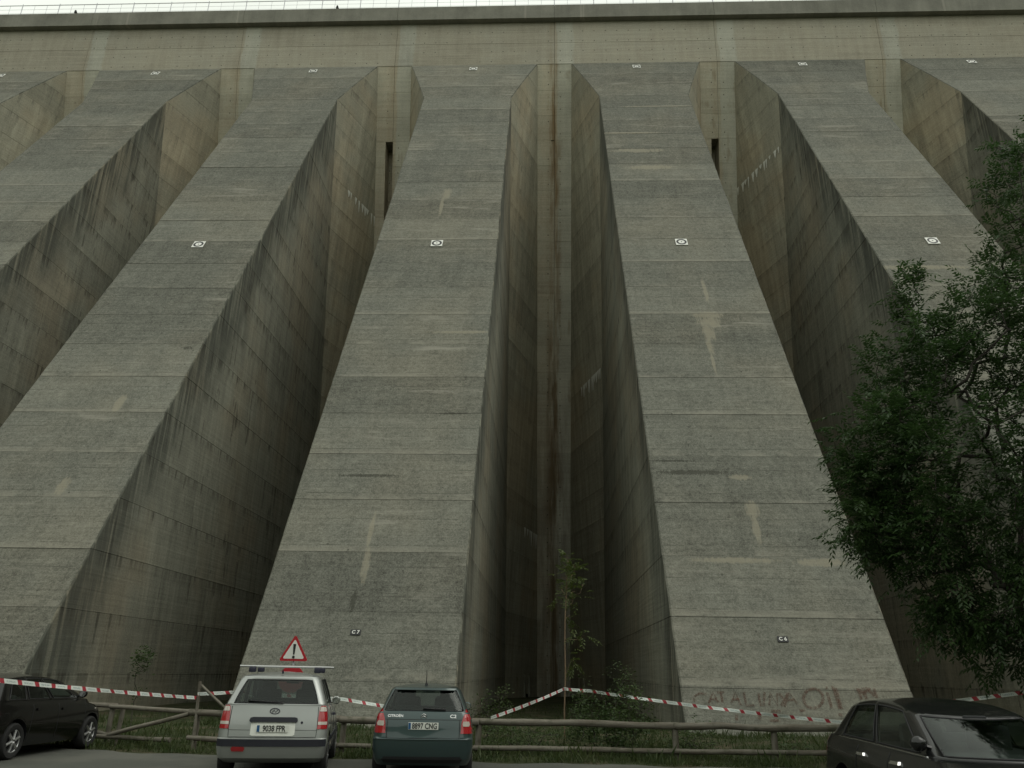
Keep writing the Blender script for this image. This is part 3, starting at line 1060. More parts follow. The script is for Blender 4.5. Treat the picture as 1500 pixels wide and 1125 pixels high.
BUSH = leaf_mat('bush_leaves', (.034, .062, .018), (.068, .1, .034), .3, .5)
def bush(name, cx, cy, lobes, ll, per, label, mat=BUSH, wood=.008):
    e = empty(name, (cx, cy, 0))
    P = []
    for c, r_, k in lobes:
        P += in_ell(k, c, r_, .2)
    P = [(x, y, max(z, .06)) for x, y, z in P]
    nodes, par = grow(P, (cx, cy, 0), [(cx, cy, -.08), (cx + .02, cy, .12)])
    mb, ch, rr = limbs(nodes, par, .004, 2.3, wood * 4)
    o = mb.build('stem', [BARK], e, True); o.location = (-cx, -cy, 0)
    q = simple_leaves(nodes, list(range(2, len(nodes))), per, ll, .5, .07)
    link('foliage', fast_quads('foliage', q, mat), e, (-cx, -cy, 0))
    tag(e, label, 'bush')
bush('bush', 1.55, 19.3, [((1.5, 19.3, .45), (1.0, .55, .5), 120), ((1.9, 19.6, .9), (.6, .4, .5), 50), ((1.0, 19.4, .8), (.45, .4, .45), 40)], .08, 14, 'dense dark bramble bush growing through the fence beneath the tape')
bush('bush', 2.1, 21.4, [((2.1, 21.4, .9), (.7, .5, .8), 60), ((1.9, 21.5, 1.6), (.45, .3, .4), 22)], .065, 9, 'thin grey-green shrub behind the tape left of the graffiti')
bush('bush', .85, 21.3, [((.9, 21.3, .9), (.35, .3, .75), 34)], .07, 6, 'narrow leafy shrub at the foot of the sapling')
bush('bush', -1.5, 22.2, [((-1.5, 22.2, .55), (.75, .6, .6), 70), ((-1.2, 22.3, 1.05), (.4, .4, .35), 22)], .07, 7, 'bushy shrub behind the dark green hatchback')
bush('bush', 5.45, 19.6, [((5.45, 19.6, .2), (.55, .3, .25), 34)], .1, 5, 'low broad-leaved weed by the fence beneath the graffiti')
bush('bush', -11.4, 23.2, [((-11.35, 23.2, 1.8), (.32, .25, .42), 30), ((-11.4, 23.2, .9), (.1, .1, .5), 5)], .09, 10, 'small lone shrub against the recess wall beyond the black car')
bush('bush', 12.2, 19.5, [((12.2, 19.5, .8), (1.3, .7, .9), 90)], .08, 7, 'dark bush in the shade under the tree')
bush('bush', -.3, 19.2, [((-.3, 19.2, .3), (1.0, .45, .35), 90)], .07, 8, 'low leafy weeds behind the fence just right of the dark green hatchback')
bush('bush', 3.3, 19.2, [((3.3, 19.2, .28), (.8, .4, .3), 70)], .07, 8, 'low leafy weeds behind the fence post left of the graffiti')
bush('bush', 4.2, 23.6, [((4.2, 23.6, .3), (.4, .3, .35), 26)], .07, 6, 'small weed clump at the left corner of the graffiti buttress')

# ------------------------------------------------------------------ fence
tw = NT('weathered_wood')
tc = tw.n('ShaderNodeTexCoord').outputs['Object']
wn1 = tw.noise(tw.vmul(tc, (1.5, 14, 14)), 1.0, 4, .65)
wn2 = tw.noise(tw.pos(), 5, 3, .6)
wc = tw.mix((.115, .1, .08), (.19, .175, .145), tw.sstep(wn1, .36, .64))
wc = tw.mix(wc, (.06, .065, .04), tw.math('MULTIPLY', tw.sstep(wn2, .5, .7), .6))
tw.bsdf(wc, .9, normal=tw.bump(wn1, .5, .01), spec=.15)
WOOD = tw.mat
def log(name, a, b, r, parent, off, wob=.008):
    a = Vector(a); b = Vector(b)
    L = (b - a).length
    k = max(3, int(L / .5))
    m = MB()
    ps, rs = [], []
    for i in range(k + 1):
        f = i / k
        ps.append(Vector((f * L, random.gauss(0, wob) * (0 < i < k), random.gauss(0, wob) * (0 < i < k))))
        rs.append(r * random.uniform(.93, 1.07))
    m.tube(ps, rs, 10)
    o = m.build(name, [WOOD], parent, True, 40)
    d = (b - a).normalized()
    o.rotation_mode = 'QUATERNION'
    o.rotation_quaternion = Vector((1, 0, 0)).rotation_difference(d)
    o.location = a - Vector(off)
    return o
off = (-.5, 18.4, 0)
fe = empty('wooden_fence', off)
tag(fe, 'weathered low wooden fence of round rails behind the middle cars', 'fence')
for x, y in ((-7.7, 18.7), (-4.35, 18.42), (-1.43, 18.42), (2.8, 18.42), (4.85, 18.42), (9.3, 18.5)):
    log('post', (x, y, -.25), (x + random.uniform(-.03, .03), y, .66), .065, fe, off, .004)
for (x0, y0, z0), (x1, y1, z1) in (((-7.85, 18.6, .72), (-4.4, 18.36, .66)), ((-4.4, 18.3, .65), (-1.4, 18.3, .65)), ((-1.55, 18.4, .66), (2.85, 18.4, .655)), ((2.75, 18.36, .65), (6.4, 18.36, .68)), ((6.3, 18.4, .68), (9.4, 18.45, .66))):
    log('rail', (x0, y0, z0), (x1, y1, z1), .072, fe, off)
for (x0, y0, z0), (x1, y1, z1) in (((-7.8, 18.56, .21), (-4.4, 18.32, .14)), ((-4.45, 18.34, .14), (-1.4, 18.34, .14)), ((-1.5, 18.34, .15), (2.85, 18.34, .17)), ((2.7, 18.34, .17), (6.4, 18.34, .2))):
    log('rail', (x0, y0, z0), (x1, y1, z1), .055, fe, off)
off = (-9.8, 19.0, 0)
fe2 = empty('wooden_fence', off)
tag(fe2, 'broken wooden fence section with fallen diagonal rail beside the black car', 'fence')
log('post', (-9.82, 19.0, -.2), (-9.80, 19.02, .84), .055, fe2, off, .004)
log('post', (-9.66, 19.1, -.2), (-9.6, 19.1, .82), .05, fe2, off, .004)
log('post', (-12.6, 19.3, -.2), (-12.6, 19.3, .9), .055, fe2, off, .004)
log('rail', (-12.8, 19.2, .9), (-9.7, 19.05, .80), .055, fe2, off)
log('rail', (-9.85, 18.95, .79), (-7.85, 18.8, .72), .05, fe2, off)
log('rail', (-9.75, 18.9, .2), (-7.9, 18.75, .68), .05, fe2, off)
log('rail', (-10.9, 19.05, .42), (-9.8, 18.93, .2), .05, fe2, off)
log('rail', (-10.6, 18.95, .2), (-8.3, 18.85, .13), .05, fe2, off)
off = (-7.68, 18.55, 0)
st = empty('wooden_stake', off)
tag(st, 'thin upright wooden stake holding the barrier tape left of the silver car', 'stake')
log('stake', (-7.64, 18.55, -.2), (-7.68, 18.55, 1.36), .035, st, off, .004)
log('brace', (-7.62, 18.5, 1.28), (-6.95, 18.5, .76), .03, st, off, .004)

# ------------------------------------------------------------------ barrier tape
tt = NT('barrier_tape')
uv = tt.n('ShaderNodeUVMap').outputs[0]
ux, uy, _ = tt.sep(uv)
ph = tt.math('FRACT', tt.math('ADD', tt.math('DIVIDE', ux, .36), tt.math('MULTIPLY', uy, .12)))
red = tt.math('LESS_THAN', ph, .25)
pr1 = tt.math('MULTIPLY', tt.math('GREATER_THAN', ph, .38), tt.math('LESS_THAN', ph, .87))
pr2 = tt.math('MULTIPLY', tt.math('GREATER_THAN', uy, .3), tt.math('LESS_THAN', uy, .7))
scr = tt.math('GREATER_THAN', tt.noise(tt.vmul(uv, (60, 5, 1)), 1, 1), .47)
ink = tt.math('MULTIPLY', tt.math('MULTIPLY', pr1, pr2), scr)
c = tt.mix((.72, .76, .72), (.3, .37, .38), tt.math('MULTIPLY', ink, .7))
c = tt.mix(c, (.40, .045, .06), red)
tt.bsdf(c, .4, spec=.4)
def tape(pts, label, sag=.05, tw=.25):
    P = [Vector(p) for p in pts]
    seg = []
    for i in range(len(P) - 1):
        L = (P[i + 1] - P[i]).length
        k = max(4, int(L / .25))
        for j in range(k + (i == len(P) - 2)):
            f = j / k
            seg.append(P[i].lerp(P[i + 1], f) - Vector((0, 0, sag * L / 3 * 4 * f * (1 - f))))
    vs, us = [], []
    u = random.uniform(0, .3)
    for i, q in enumerate(seg):
        if i:
            u += (q - seg[i - 1]).length
        a = tw * math.sin(u * 1.1 + 1) + .3 * math.sin(u * 3.3 + len(pts)) + .15 * math.sin(u * 7.1)
        d = Vector((0, -math.sin(a), math.cos(a))) * .036
        vs += [q - d, q + d]
        us += [(u, 0), (u, 1)]
    k = len(seg)
    fs = [(2 * i, 2 * i + 2, 2 * i + 3, 2 * i + 1) for i in range(k - 1)]
    o0 = Vector(pts[0])
    me = bpy.data.meshes.new('barrier_tape')
    me.from_pydata([tuple(v - o0) for v in vs], [], fs)
    ul = me.uv_layers.new(name='UVMap')
    for lp in me.loops:
        ul.data[lp.index].uv = us[lp.vertex_index]
    me.materials.append(tt.mat)
    o = link('barrier_tape', me, None, tuple(o0))
    md = o.modifiers.new('thickness', 'SOLIDIFY'); md.thickness = .0015
    tag(o, label, 'barrier tape', 'red and white barrier tape')
tape([(-10.3, 11.3, 1.46), (-9.0, 13.5, 1.40), (-7.7, 18.5, 1.02)], 'red and white tape stretched in front of the black car to the stake', .01)
off = (-10.32, 11.27, 0)
st = empty('wooden_stake', off)
tag(st, 'wooden stake holding the near end of the tape, outside the left edge', 'stake')
log('stake', (-10.32, 11.27, -.2), (-10.34, 11.27, 1.6), .035, st, off, .004)
tape([(-7.68, 18.5, 1.1), (-6.9, 19.2, 1.15), (-4.6, 19.2, 1.03), (-1.7, 18.35, .74)], 'red and white tape running behind the silver car to the fence rail', .02)
tape([(-1.15, 18.32, .74), (.5, 21.46, 1.3)], 'short red and white tape rising from the fence rail to the sapling', .02)
tape([(.5, 21.46, 1.3), (1.1, 21.0, 1.27), (6.5, 18.3, .78)], 'long red and white tape sloping from the sapling across the graffiti buttress', .02)
tape([(6.2, 17.0, 1.1), (8.85, 15.55, 1.52)], 'short red and white tape rising behind the dark grey car to the tree', .03)

# ------------------------------------------------------------------ warning sign
SRED = plain('sign_red', (.42, .02, .03), .4, var=.08)
SWHITE = plain('sign_white', (.76, .76, .72), .4, var=.06)
SGREY = plain('galvanised_steel', (.3, .3, .3), .5, .5)
sg = empty('warning_sign', (-5.92, 19.5, 0), R(3))
m = MB(); m.tube([(0, .04, -.3), (0, .04, 2.3)], .03, 8); m.build('pole', [SGREY], sg, True)
def tri(h, r, y, n=5):
    """rounded triangle outline, centroid at origin"""
    out = []
    for k in range(3):
        a0 = math.pi / 2 + k * 2 * math.pi / 3
        cx, cz = (h - 2 * r) * math.cos(a0), (h - 2 * r) * math.sin(a0)
        for j in range(n):
            a = a0 - math.pi / 3 + (2 * math.pi / 3) * j / (n - 1)
            out.append((cx + r * math.cos(a), y, cz + r * math.sin(a)))
    return out
def slab(outline, y0, y1, z):
    m = MB(); k = len(outline)
    m.add([(x, y0, zz + z) for x, _, zz in outline] + [(x, y1, zz + z) for x, _, zz in outline], [tuple(range(k)), tuple(range(2 * k - 1, k - 1, -1))] + [(i, k + i, k + (i + 1) % k, (i + 1) % k) for i in range(k)])
    return m
T = tri(.40, .035, 0)
tz = 2.03
pn = slab(T, -.02, 0, tz).build('warning_panel', [SRED], sg)
slab([(x * .74, y, z * .74) for x, y, z in T], -.024, -.02, tz).build('white_field', [SWHITE], pn)
ex = MB()
ex.add([(-.033, -.029, .20), (.033, -.029, .20), (.018, -.029, -.035), (-.018, -.029, -.035), (-.033, -.024, .20), (.033, -.024, .20), (.018, -.024, -.035), (-.018, -.024, -.035)], [(3, 2, 1, 0), (0, 1, 5, 4), (1, 2, 6, 5), (2, 3, 7, 6), (3, 0, 4, 7)])
ex.add([(.033 * math.cos(a), -.029, -.09 + .033 * math.sin(a)) for a in np.linspace(2 * math.pi, 0, 15)[:-1]], [tuple(range(14))])
ex.v = [(x, y, z + tz - .02) for x, y, z in ex.v]
ex.build('exclamation_mark', [BLACK], pn)
D = [(.3 * math.cos(a), 0, .3 * math.sin(a)) for a in np.linspace(0, 2 * math.pi, 33)[:-1]]
dn = slab(D, -.02, 0, 1.43).build('no_entry_disc', [SRED], sg)
m = MB(); m.box((0, -.022, 1.43), (.42, .006, .1), bev=.002); m.build('white_bar', [SWHITE], dn)
m = MB(); m.box((0, -.01, .92), (.6, .02, .3), bev=.004); m.build('lower_panel', [SWHITE], sg)
tag(sg, 'red-bordered triangular warning sign with exclamation mark above a no-entry disc', 'road sign')
#--NEXT2--
# ------------------------------------------------------------------ cars
def paint(name, col, metal=.6, rough=.35, coat=.8):
    t = NT(name)
    n = t.noise(t.pos(), 3.0, 4, .6)
    d = t.sstep(t.noise(t.pos(), 1.1, 4, .7), .4, .7)
    c = t.mix(col, (.08, .075, .065), t.math('MULTIPLY', d, .05 if coat > .5 else .02))
    r = t.math('MULTIPLY_ADD', n, .2, rough - .05)
    t.bsdf(c, r, metal, spec=.5 if coat > .5 else .3, coat=coat, coat_rough=.04)
    return t.mat

tgl = NT('car_glass')
lw = tgl.n('ShaderNodeFresnel'); lw.inputs[0].default_value = 1.5
trn = tgl.n('ShaderNodeBsdfTransparent'); trn.inputs[0].default_value = (.66, .75, .70, 1)
gls = tgl.n('ShaderNodeBsdfGlossy'); gls.inputs['Roughness'].default_value = .03
gls.inputs[0].default_value = (.95, 1, .97, 1)
mxg = tgl.n('ShaderNodeMixShader')
tgl.set(mxg.inputs[0], tgl.math('MULTIPLY', lw.outputs[0], .8, clamp=True))
tgl.t.links.new(trn.outputs[0], mxg.inputs[1]); tgl.t.links.new(gls.outputs[0], mxg.inputs[2]); tgl.t.links.new(mxg.outputs[0], tgl.out.inputs[0])
GLASS = tgl.mat
RUB = plain('black_plastic', (.015, .015, .017), .55, var=.1)
TYRE = plain('tyre_rubber', (.018, .018, .018), .85, var=.2)
RIM = plain('alloy_rim', (.5, .5, .5), .35, .9)
INT = plain('car_interior', (.03, .032, .034), .85)
LRED = plain('lamp_red', (.36, .015, .02), .15, spec=.6, coat=.6, var=.1)
LCLR = plain('lamp_clear', (.55, .5, .45), .12, spec=.6, coat=.6)
CHROME = plain('chrome', (.7, .7, .7), .15, 1.0)
PLATEW = plain('plate_white', (.72, .73, .68), .4, var=.04)
PLATEB = plain('plate_blue', (.02, .09, .22), .4)
INK = plain('plate_ink', (.015, .015, .015), .5)
TRIM = plain('dark_trim', (.022, .022, .04), .5)
STRIP = plain('bumper_strip', (.017, .018, .026), .6)

NR, NC, NS = 7, 6, 26
def half(a, yr, yf, rr, rf, br, bf, tf):
    """right half of a plan outline, rear centre to front centre"""
    out = []
    for i in range(NR):
        x = (a - rr) * i / (NR - 1)
        out.append((x, yr + br * (x / a) ** 2))
    y0 = yr + br * ((a - rr) / a) ** 2
    for i in range(1, NC + 1):
        t = -math.pi / 2 + (math.pi / 2) * i / NC
        out.append((a - rr + rr * math.cos(t), y0 + rr + rr * math.sin(t)))
    y1 = yf - bf * ((a - rf) / a) ** 2
    for i in range(1, NS):
        f = i / NS
        out.append((a, y0 + rr + (y1 - rf - y0 - rr) * f))
    for i in range(0, NC + 1):
        t = (math.pi / 2) * i / NC
        out.append((a - rf + rf * math.cos(t), y1 - rf + rf * math.sin(t)))
    for i in range(1, NR):
        x = (a - rf) * (1 - i / (NR - 1))
        out.append((x, yf - bf * (x / a) ** 2))
    return [(x * (1 - tf * max(0, (y - yr) / (yf - yr)) ** 2.2), y) for x, y in out]
NH = NR + NC + (NS - 1) + NC + 1 + (NR - 1)
I_R0, I_S0 = NR - 1, NR - 1 + NC           # last rear point, first side point
I_S1 = I_S0 + NS                            # last side point
I_F0 = I_S1 + NC                            # first front point


def loop(L, zr, zf, a, yr, yf, rr, rf, br=.06, bf=.18, tf=.04, arch=0.0):
    h = half(a, yr, yf, rr, rf, br, bf, tf)
    pts = h + [(-x, y) for x, y in h[-2:0:-1]]
    def zz(y):
        f = min(1, max(0, y / L))
        f = f * f * (3 - 2 * f)
        return zr + (zf - zr) * f + arch * (1 - (2 * (y - yr) / (yf - yr) - 1) ** 2)
    return [Vector((x, y, zz(y))) for x, y in pts]


def car(spec):
    L = spec['L']
    root = empty('parked_car', spec['loc'], spec['rz'])
    PAINT = spec['paint']
    lv = [loop(L, *l) for l in spec['body']]
    gh = [loop(L, *l) for l in spec['cabin']]       # base, glass bottom, glass top, roof edge
    n = len(lv[0])
    # hood / shoulder loop between belt and cabin base
    mid = [lv[-1][i].lerp(gh[0][i], .5) + Vector((0, 0, .018 + .05 * min(1, (lv[-1][i] - gh[0][i]).length))) for i in range(n)]
    body = MB()
    rings = lv + [mid, gh[0]]
    for r in rings:
        body.v += [tuple(p) for p in r]
    for i in range(len(rings) - 1):
        for j in range(n):
            k = (j + 1) % n
            body.f.append((i * n + j, i * n + k, (i + 1) * n + k, (i + 1) * n + j)); body.m.append(0)
    body.f.append(tuple(range(n - 1, -1, -1))); body.m.append(1)
    body.f.append(tuple((len(rings) - 1) * n + j for j in range(n))); body.m.append(2)
    bvh_v = [Vector(p) for p in body.v]; bvh_f = list(body.f[:-2])
    bo = body.build('body', [PAINT, RUB, INT], root, True, 32)
    # wheel wells
    wr = spec['wr']
    for y in (spec['ax_r'], spec['ax_f']):
        for s in (-1, 1):
            c = MB()
            c.lathe([(0.001, -.02), (wr + .055, -.02), (wr + .055, .32), (0.001, .32)], (s * (spec['hw'] + .12), y, wr + .01), (-s, 0, 0), 28, 1)
            co = c.build('cut', [PAINT, RUB])
            co.parent = root
            bm = bmesh.new(); bm.from_mesh(co.data); bmesh.ops.remove_doubles(bm, verts=bm.verts, dist=.002); bmesh.ops.recalc_face_normals(bm, faces=bm.faces); bm.to_mesh(co.data); bm.free()
            md = bo.modifiers.new('well', 'BOOLEAN'); md.operation = 'DIFFERENCE'; md.object = co; md.solver = 'EXACT'
    bpy.context.view_layer.update()
    me = bpy.data.meshes.new_from_object(bo.evaluated_get(bpy.context.evaluated_depsgraph_get()))
    cuts = [md.object for md in bo.modifiers]
    bo.modifiers.clear()
    bo.data = me
    me.name = 'body'
    for c in cuts:
        bpy.data.objects.remove(c)
    # cabin: pillars and roof as one part, each pane a part
    hl = NH - 1
    def panes():
        P = []
        P.append(('rear_window', [(-spec.get('rw', I_R0), spec.get('rw', I_R0))]))
        P.append(('windscreen', [(spec.get('fw', I_F0 - 2), 2 * hl - spec.get('fw', I_F0 - 2))]))
        for a, b in spec['side']:
            P.append(('side_window', [(I_S0 + a, I_S0 + b)]))
            P.append(('side_window', [(2 * hl - I_S0 - b, 2 * hl - I_S0 - a)]))
        return P
    gset = {}
    for nm, rs in panes():
        for a, b in rs:
            for j in range(a, b):
                gset[j % n] = 1
    cab = MB()
    for r in gh:
        cab.v += [tuple(p) for p in r]
    for i in range(3):
        for j in range(n):
            if i == 1 and j in gset:
                continue
            k = (j + 1) % n
            cab.f.append((i * n + j, i * n + k, (i + 1) * n + k, (i + 1) * n + j)); cab.m.append(0)
    # roof rings
    top = gh[3]
    cen = sum((p for p in top), Vector()) / n
    ztop = max(p.z for p in top)
    prev = 3
    for q, f in enumerate((.9, .72, .45, .12)):
        cab.v += [tuple(Vector((cen.x + (p.x - cen.x) * f, cen.y + (p.y - cen.y) * f, p.z * f ** 1.5 + ztop * (1 - f ** 1.5) + spec['crown'] * (1 - f ** 2)))) for p in top]
        for j in range(n):
            k = (j + 1) % n
            cab.f.append((prev * n + j, prev * n + k, (4 + q) * n + k, (4 + q) * n + j)); cab.m.append(0)
        prev = 4 + q
    cab.f.append(tuple(prev * n + j for j in range(n))); cab.m.append(0)
    o0 = len(bvh_v)
    bvh_v += [Vector(p) for p in cab.v]
    bvh_f += [tuple(i + o0 for i in f) for f in cab.f[:-1]]
    bvh_f += [(o0 + n + j, o0 + n + (j + 1) % n, o0 + 2 * n + (j + 1) % n, o0 + 2 * n + j) for j in gset]
    cb = cab.build('cabin', [PAINT], root, True, 32)
    md = cb.modifiers.new('thickness', 'SOLIDIFY'); md.thickness = .035; md.offset = -1
    for nm, rs in panes():
        for a, b in rs:
            g = MB()
            idx = [j % n for j in range(a, b + 1)]
            rows = 4
            for r in range(rows + 1):
                f = r / rows
                for j in idx:
                    p = gh[1][j].lerp(gh[2][j], f)
                    out = Vector((p.x - cen.x, (p.y - cen.y) * .4, 0)).normalized()
                    g.v.append(tuple(p + out * (.012 * math.sin(f * math.pi) - .006)))
            w = len(idx)
            g.f = [(r * w + i, r * w + i + 1, (r + 1) * w + i + 1, (r + 1) * w + i) for r in range(rows) for i in range(w - 1)]
            g.m = [0] * len(g.f)
            go = g.build(nm, [GLASS], root, True)
            # rubber seal round the pane
            sl = MB()
            loop_ = [i for i in range(w)] + [r * w + w - 1 for r in range(1, rows + 1)] + [rows * w + i for i in range(w - 2, -1, -1)] + [r * w for r in range(rows - 1, -1, -1)]
            sl.tube([g.v[i] for i in loop_], .009, 5, cap=False)
            sl.build('seal', [RUB], go, True)
    bvh = BVHTree.FromPolygons(bvh_v, bvh_f)
    def rear(x, z, off):
        h = bvh.ray_cast(Vector((x, -2, z)), Vector((0, 1, 0)))
        y = h[0].y if h[0] is not None else .3
        return Vector((x, y - off, z))
    def side(y, z, off, s=1):
        h = bvh.ray_cast(Vector((s * 3, y, z)), Vector((-s, 0, 0)))
        x = h[0].x if h[0] is not None else s * spec['hw']
        return Vector((x + s * off, y, z))
    def patch(name, mats, rows, m=8, off=.006, fn=rear, parent=None, depth=.02, **kw):
        """rows of (z, a0, a1) laid on the body as a raised shell"""
        g = MB()
        k = len(rows)
        for o in (off, -depth):
            for z, a0, a1 in rows:
                for i in range(m + 1):
                    g.v.append(tuple(fn(a0 + (a1 - a0) * i / m, z, o, **kw)))
        w = m + 1
        q = k * w
        f = [(r * w + i, r * w + i + 1, (r + 1) * w + i + 1, (r + 1) * w + i) for r in range(k - 1) for i in range(m)]
        e = [(r * w, (r + 1) * w, q + (r + 1) * w, q + r * w) for r in range(k - 1)] + [(r * w + m, q + r * w + m, q + (r + 1) * w + m, (r + 1) * w + m) for r in range(k - 1)]
        e += [(i, q + i, q + i + 1, i + 1) for i in range(m)] + [((k - 1) * w + i, (k - 1) * w + i + 1, q + (k - 1) * w + i + 1, q + (k - 1) * w + i) for i in range(m)]
        g.f = f + e
        g.m = [0] * len(g.f)
        return g.build(name, mats, parent or root, True, 35)
    def line(name, mat, pts, r=.004, fn=rear, off=.001, parent=None, **kw):
        g = MB()
        P = []
        for (a, z), (b, w) in zip(pts[:-1], pts[1:]):
            k = max(2, int(math.hypot(b - a, w - z) / .05))
            P += [fn(a + (b - a) * i / k, z + (w - z) * i / k, off, **kw) for i in range(k)]
        P.append(fn(*pts[-1], off, **kw))
        g.tube(P, r, 5)
        return g.build(name, [mat], parent or root, True)
    # wheels
    for y in (spec['ax_r'], spec['ax_f']):
        for s in (-1, 1):
            w = MB()
            xo = spec['hw'] - .012
            w.lathe([(wr * .62, .0), (wr * .66, -.012), (wr * .9, -.014), (wr * .98, .02), (wr, .06), (wr, .14), (wr * .97, .19), (wr * .66, .2)], (s * xo, y, wr), (-s, 0, 0), 30)
            wo = w.build('wheel', [TYRE], root, True, 50)
            rm = MB()
            rm.lathe([(wr * .64, .0), (wr * .60, .012), (wr * .58, .1)], (s * xo, y, wr), (-s, 0, 0), 30)
            for k in range(spec.get('spokes', 6)):
                a = 2 * math.pi * k / spec.get('spokes', 6) + .3
                c, sn = math.cos(a), math.sin(a)
                rm.tube([(s * (xo - .01), y + c * .03, wr + sn * .03), (s * (xo - .012), y + c * wr * .35, wr + sn * wr * .35), (s * (xo - .02), y + c * wr * .6, wr + sn * wr * .6)], [.035, .026, .034], 6)
            rm.lathe([(.001, -.004), (.05, -.002), (.055, .03)], (s * xo, y, wr), (-s, 0, 0), 16)
            rm.build('rim', [RIM], wo, True, 40)
            dk = MB(); dk.lathe([(.001, .085), (wr * .6, .085)], (s * xo, y, wr), (-s, 0, 0), 24); dk.build('brake_disc', [RUB], wo)
    # mirrors
    for s in (-1, 1):
        mm = MB()
        my, mz = spec['mirror']
        p = side(my, mz, 0, s=s)
        bm = bmesh.new(); bmesh.ops.create_uvsphere(bm, u_segments=12, v_segments=8, radius=1)
        bm.verts.index_update()
        mm.add([(p.x + s * (.10 + .085 * v.co.x), my + .01 + .075 * max(v.co.y, -.45), mz + .03 + .075 * v.co.z) for v in bm.verts], [[v.index for v in f.verts] for f in bm.faces])
        bm.free()
        mm.tube([(p.x - s * .02, my + .02, mz - .01), (p.x + s * .05, my + .02, mz + .01)], .022, 6)
        mo = mm.build('mirror', [spec.get('mirror_mat', PAINT)], root, True, 40)
        gm = MB()
        gm.add([(p.x + s * (.10 + .068 * math.cos(a)), my - .027, mz + .03 + .055 * math.sin(a)) for a in np.linspace(0, 2 * math.pi, 15)[:-1]], [tuple(range(14))])
        gm.build('mirror_glass', [CHROME], mo)
    # seats
    for x in (-.36, .36):
        sm = MB()
        sy = spec['seat']
        zb = gh[0][I_S0].z
        sm.box((x, sy, zb + .05), (.46, .12, .34), bev=.05)
        so = sm.build('seat', [INT], root, True, 45)
        hm = MB(); hm.box((x, sy - .02, zb + .27), (.27, .09, .17), bev=.04); hm.build('headrest', [INT], so, True, 45)
    sb = MB(); sb.box((0, spec['seat'] - .85, gh[0][I_S0].z + .0), (1.15, .14, .18), bev=.05); sb.build('rear_seat', [INT], root, True, 45)
    rm_ = MB(); rm_.box((0, spec['seat'] + .5, gh[2][I_S0].z - .05), (.24, .03, .07), bev=.012); rm_.build('rear_view_mirror', [INT], root)
    return root, rear, side, patch, line, PAINT


def number_plate(root, rear, x, z, txt, w=.50, h=.11, off=.03):
    p = rear(x, z, off)
    m = MB(); m.box((0, 0, 0), (w, .008, h), bev=.003)
    o = m.build('licence_plate', [PLATEW], root, loc=p)
    b = MB(); b.box((-w / 2 + .024, -.0055, 0), (.04, .004, h - .012), bev=.001); b.build('blue_band', [PLATEB], o)
    t = link('lettering', text_mesh('lettering', txt, .122, INK, .0026, .76), o, (.022, -.0062, -.003))
    t.rotation_euler = (R(90), 0, 0)
    return o

# --- silver people carrier
SILVER = paint('silver_paint', (.35, .365, .355), .6, .34)
root, rear, side, patch, line, PT = car(dict(L=4.03, hw=.87, loc=(-4.40, 13.75, 0), rz=R(11), paint=SILVER, wr=.31, ax_r=.72, ax_f=3.3, crown=.07, mirror=(2.85, 1.06), seat=1.95, spokes=7, mirror_mat=SILVER,
    body=[(.22, .22, .78, .2, 3.86, .2, .3), (.30, .28, .845, .06, 3.95, .16, .35), (.46, .46, .868, 0, 4.03, .14, .4), (.585, .56, .872, 0, 4.03, .14, .42), (.60, .58, .870, .035, 4.01, .14, .42),
          (.76, .70, .87, .055, 3.96, .13, .45), (.92, .78, .862, .085, 3.88, .13, .5), (1.05, .84, .84, .115, 3.72, .13, .5)],
    cabin=[(1.085, 1.0, .815, .13, 3.3, .12, .3, .05, .25, .1), (1.115, 1.02, .80, .14, 3.25, .12, .3, .05, .25, .1), (1.475, 1.50, .665, .33, 2.35, .13, .25, .05, .15, .06), (1.53, 1.545, .63, .37, 2.2, .15, .25, .06, .12, .05)],
    side=[(2, 8), (9, 16), (17, 24)]))
root['label'] = 'silver people carrier with roof bars, parked nose-in and seen from behind'; root['category'] = 'car'
for s in (-1, 1):
    tl = patch('tail_light', [LRED], [(.735, s * .70, s * .855), (.80, s * .705, s * .857), (.90, s * .705, s * .85), (1.0, s * .71, s * .835), (1.06, s * .72, s * .82), (1.085, s * .735, s * .80)], 6, .012)
    patch('reversing_lamp', [LCLR], [(.80, s * .708, s * .85), (.845, s * .708, s * .848)], 5, .016, parent=tl)
    patch('indicator', [LCLR], [(1.0, s * .72, s * .83), (1.07, s * .73, s * .81)], 5, .016, parent=tl)
patch('bumper_strip', [STRIP], [(.475, -.855, .855), (.53, -.86, .86), (.58, -.858, .858)], 24, .018)
patch('fog_lamp', [LRED], [(.40, -.60, -.42), (.44, -.62, -.40), (.47, -.60, -.42)], 4, .02)
patch('handle_garnish', [STRIP], [(.835, -.37, .37), (.86, -.385, .385), (.90, -.37, .37), (.91, -.33, .33)], 10, .03)
patch('plate_recess', [PLATEW], [(.63, -.32, .32), (.645, -.35, .35), (.80, -.35, .35), (.835, -.34, .34)], 8, .006)
number_plate(root, rear, 0, .74, '9038 FPR', off=.024)
line('seam', RUB, [(-.69, 1.07), (-.70, .74), (-.69, .61), (.69, .61), (.70, .74), (.69, 1.07)], .005)
line('seam', RUB, [(-.69, .715), (-.36, .715)], .003)
line('seam', RUB, [(.36, .715), (.69, .715)], .003)
line('wiper', RUB, [(-.45, 1.155), (-.15, 1.14), (.12, 1.125)], .013, off=.025)
m = MB()
p = rear(0, 1.0, .014)
m.tube([(p.x + .075 * math.cos(a), p.y, p.z + .042 * math.sin(a)) for a in np.linspace(0, 2 * math.pi, 21)], .007, 5, cap=False)
m.tube([(p.x - .045, p.y - .002, p.z - .02), (p.x - .01, p.y - .002, p.z + .018), (p.x + .012, p.y - .002, p.z - .018), (p.x + .045, p.y - .002, p.z + .02)], .006, 5)
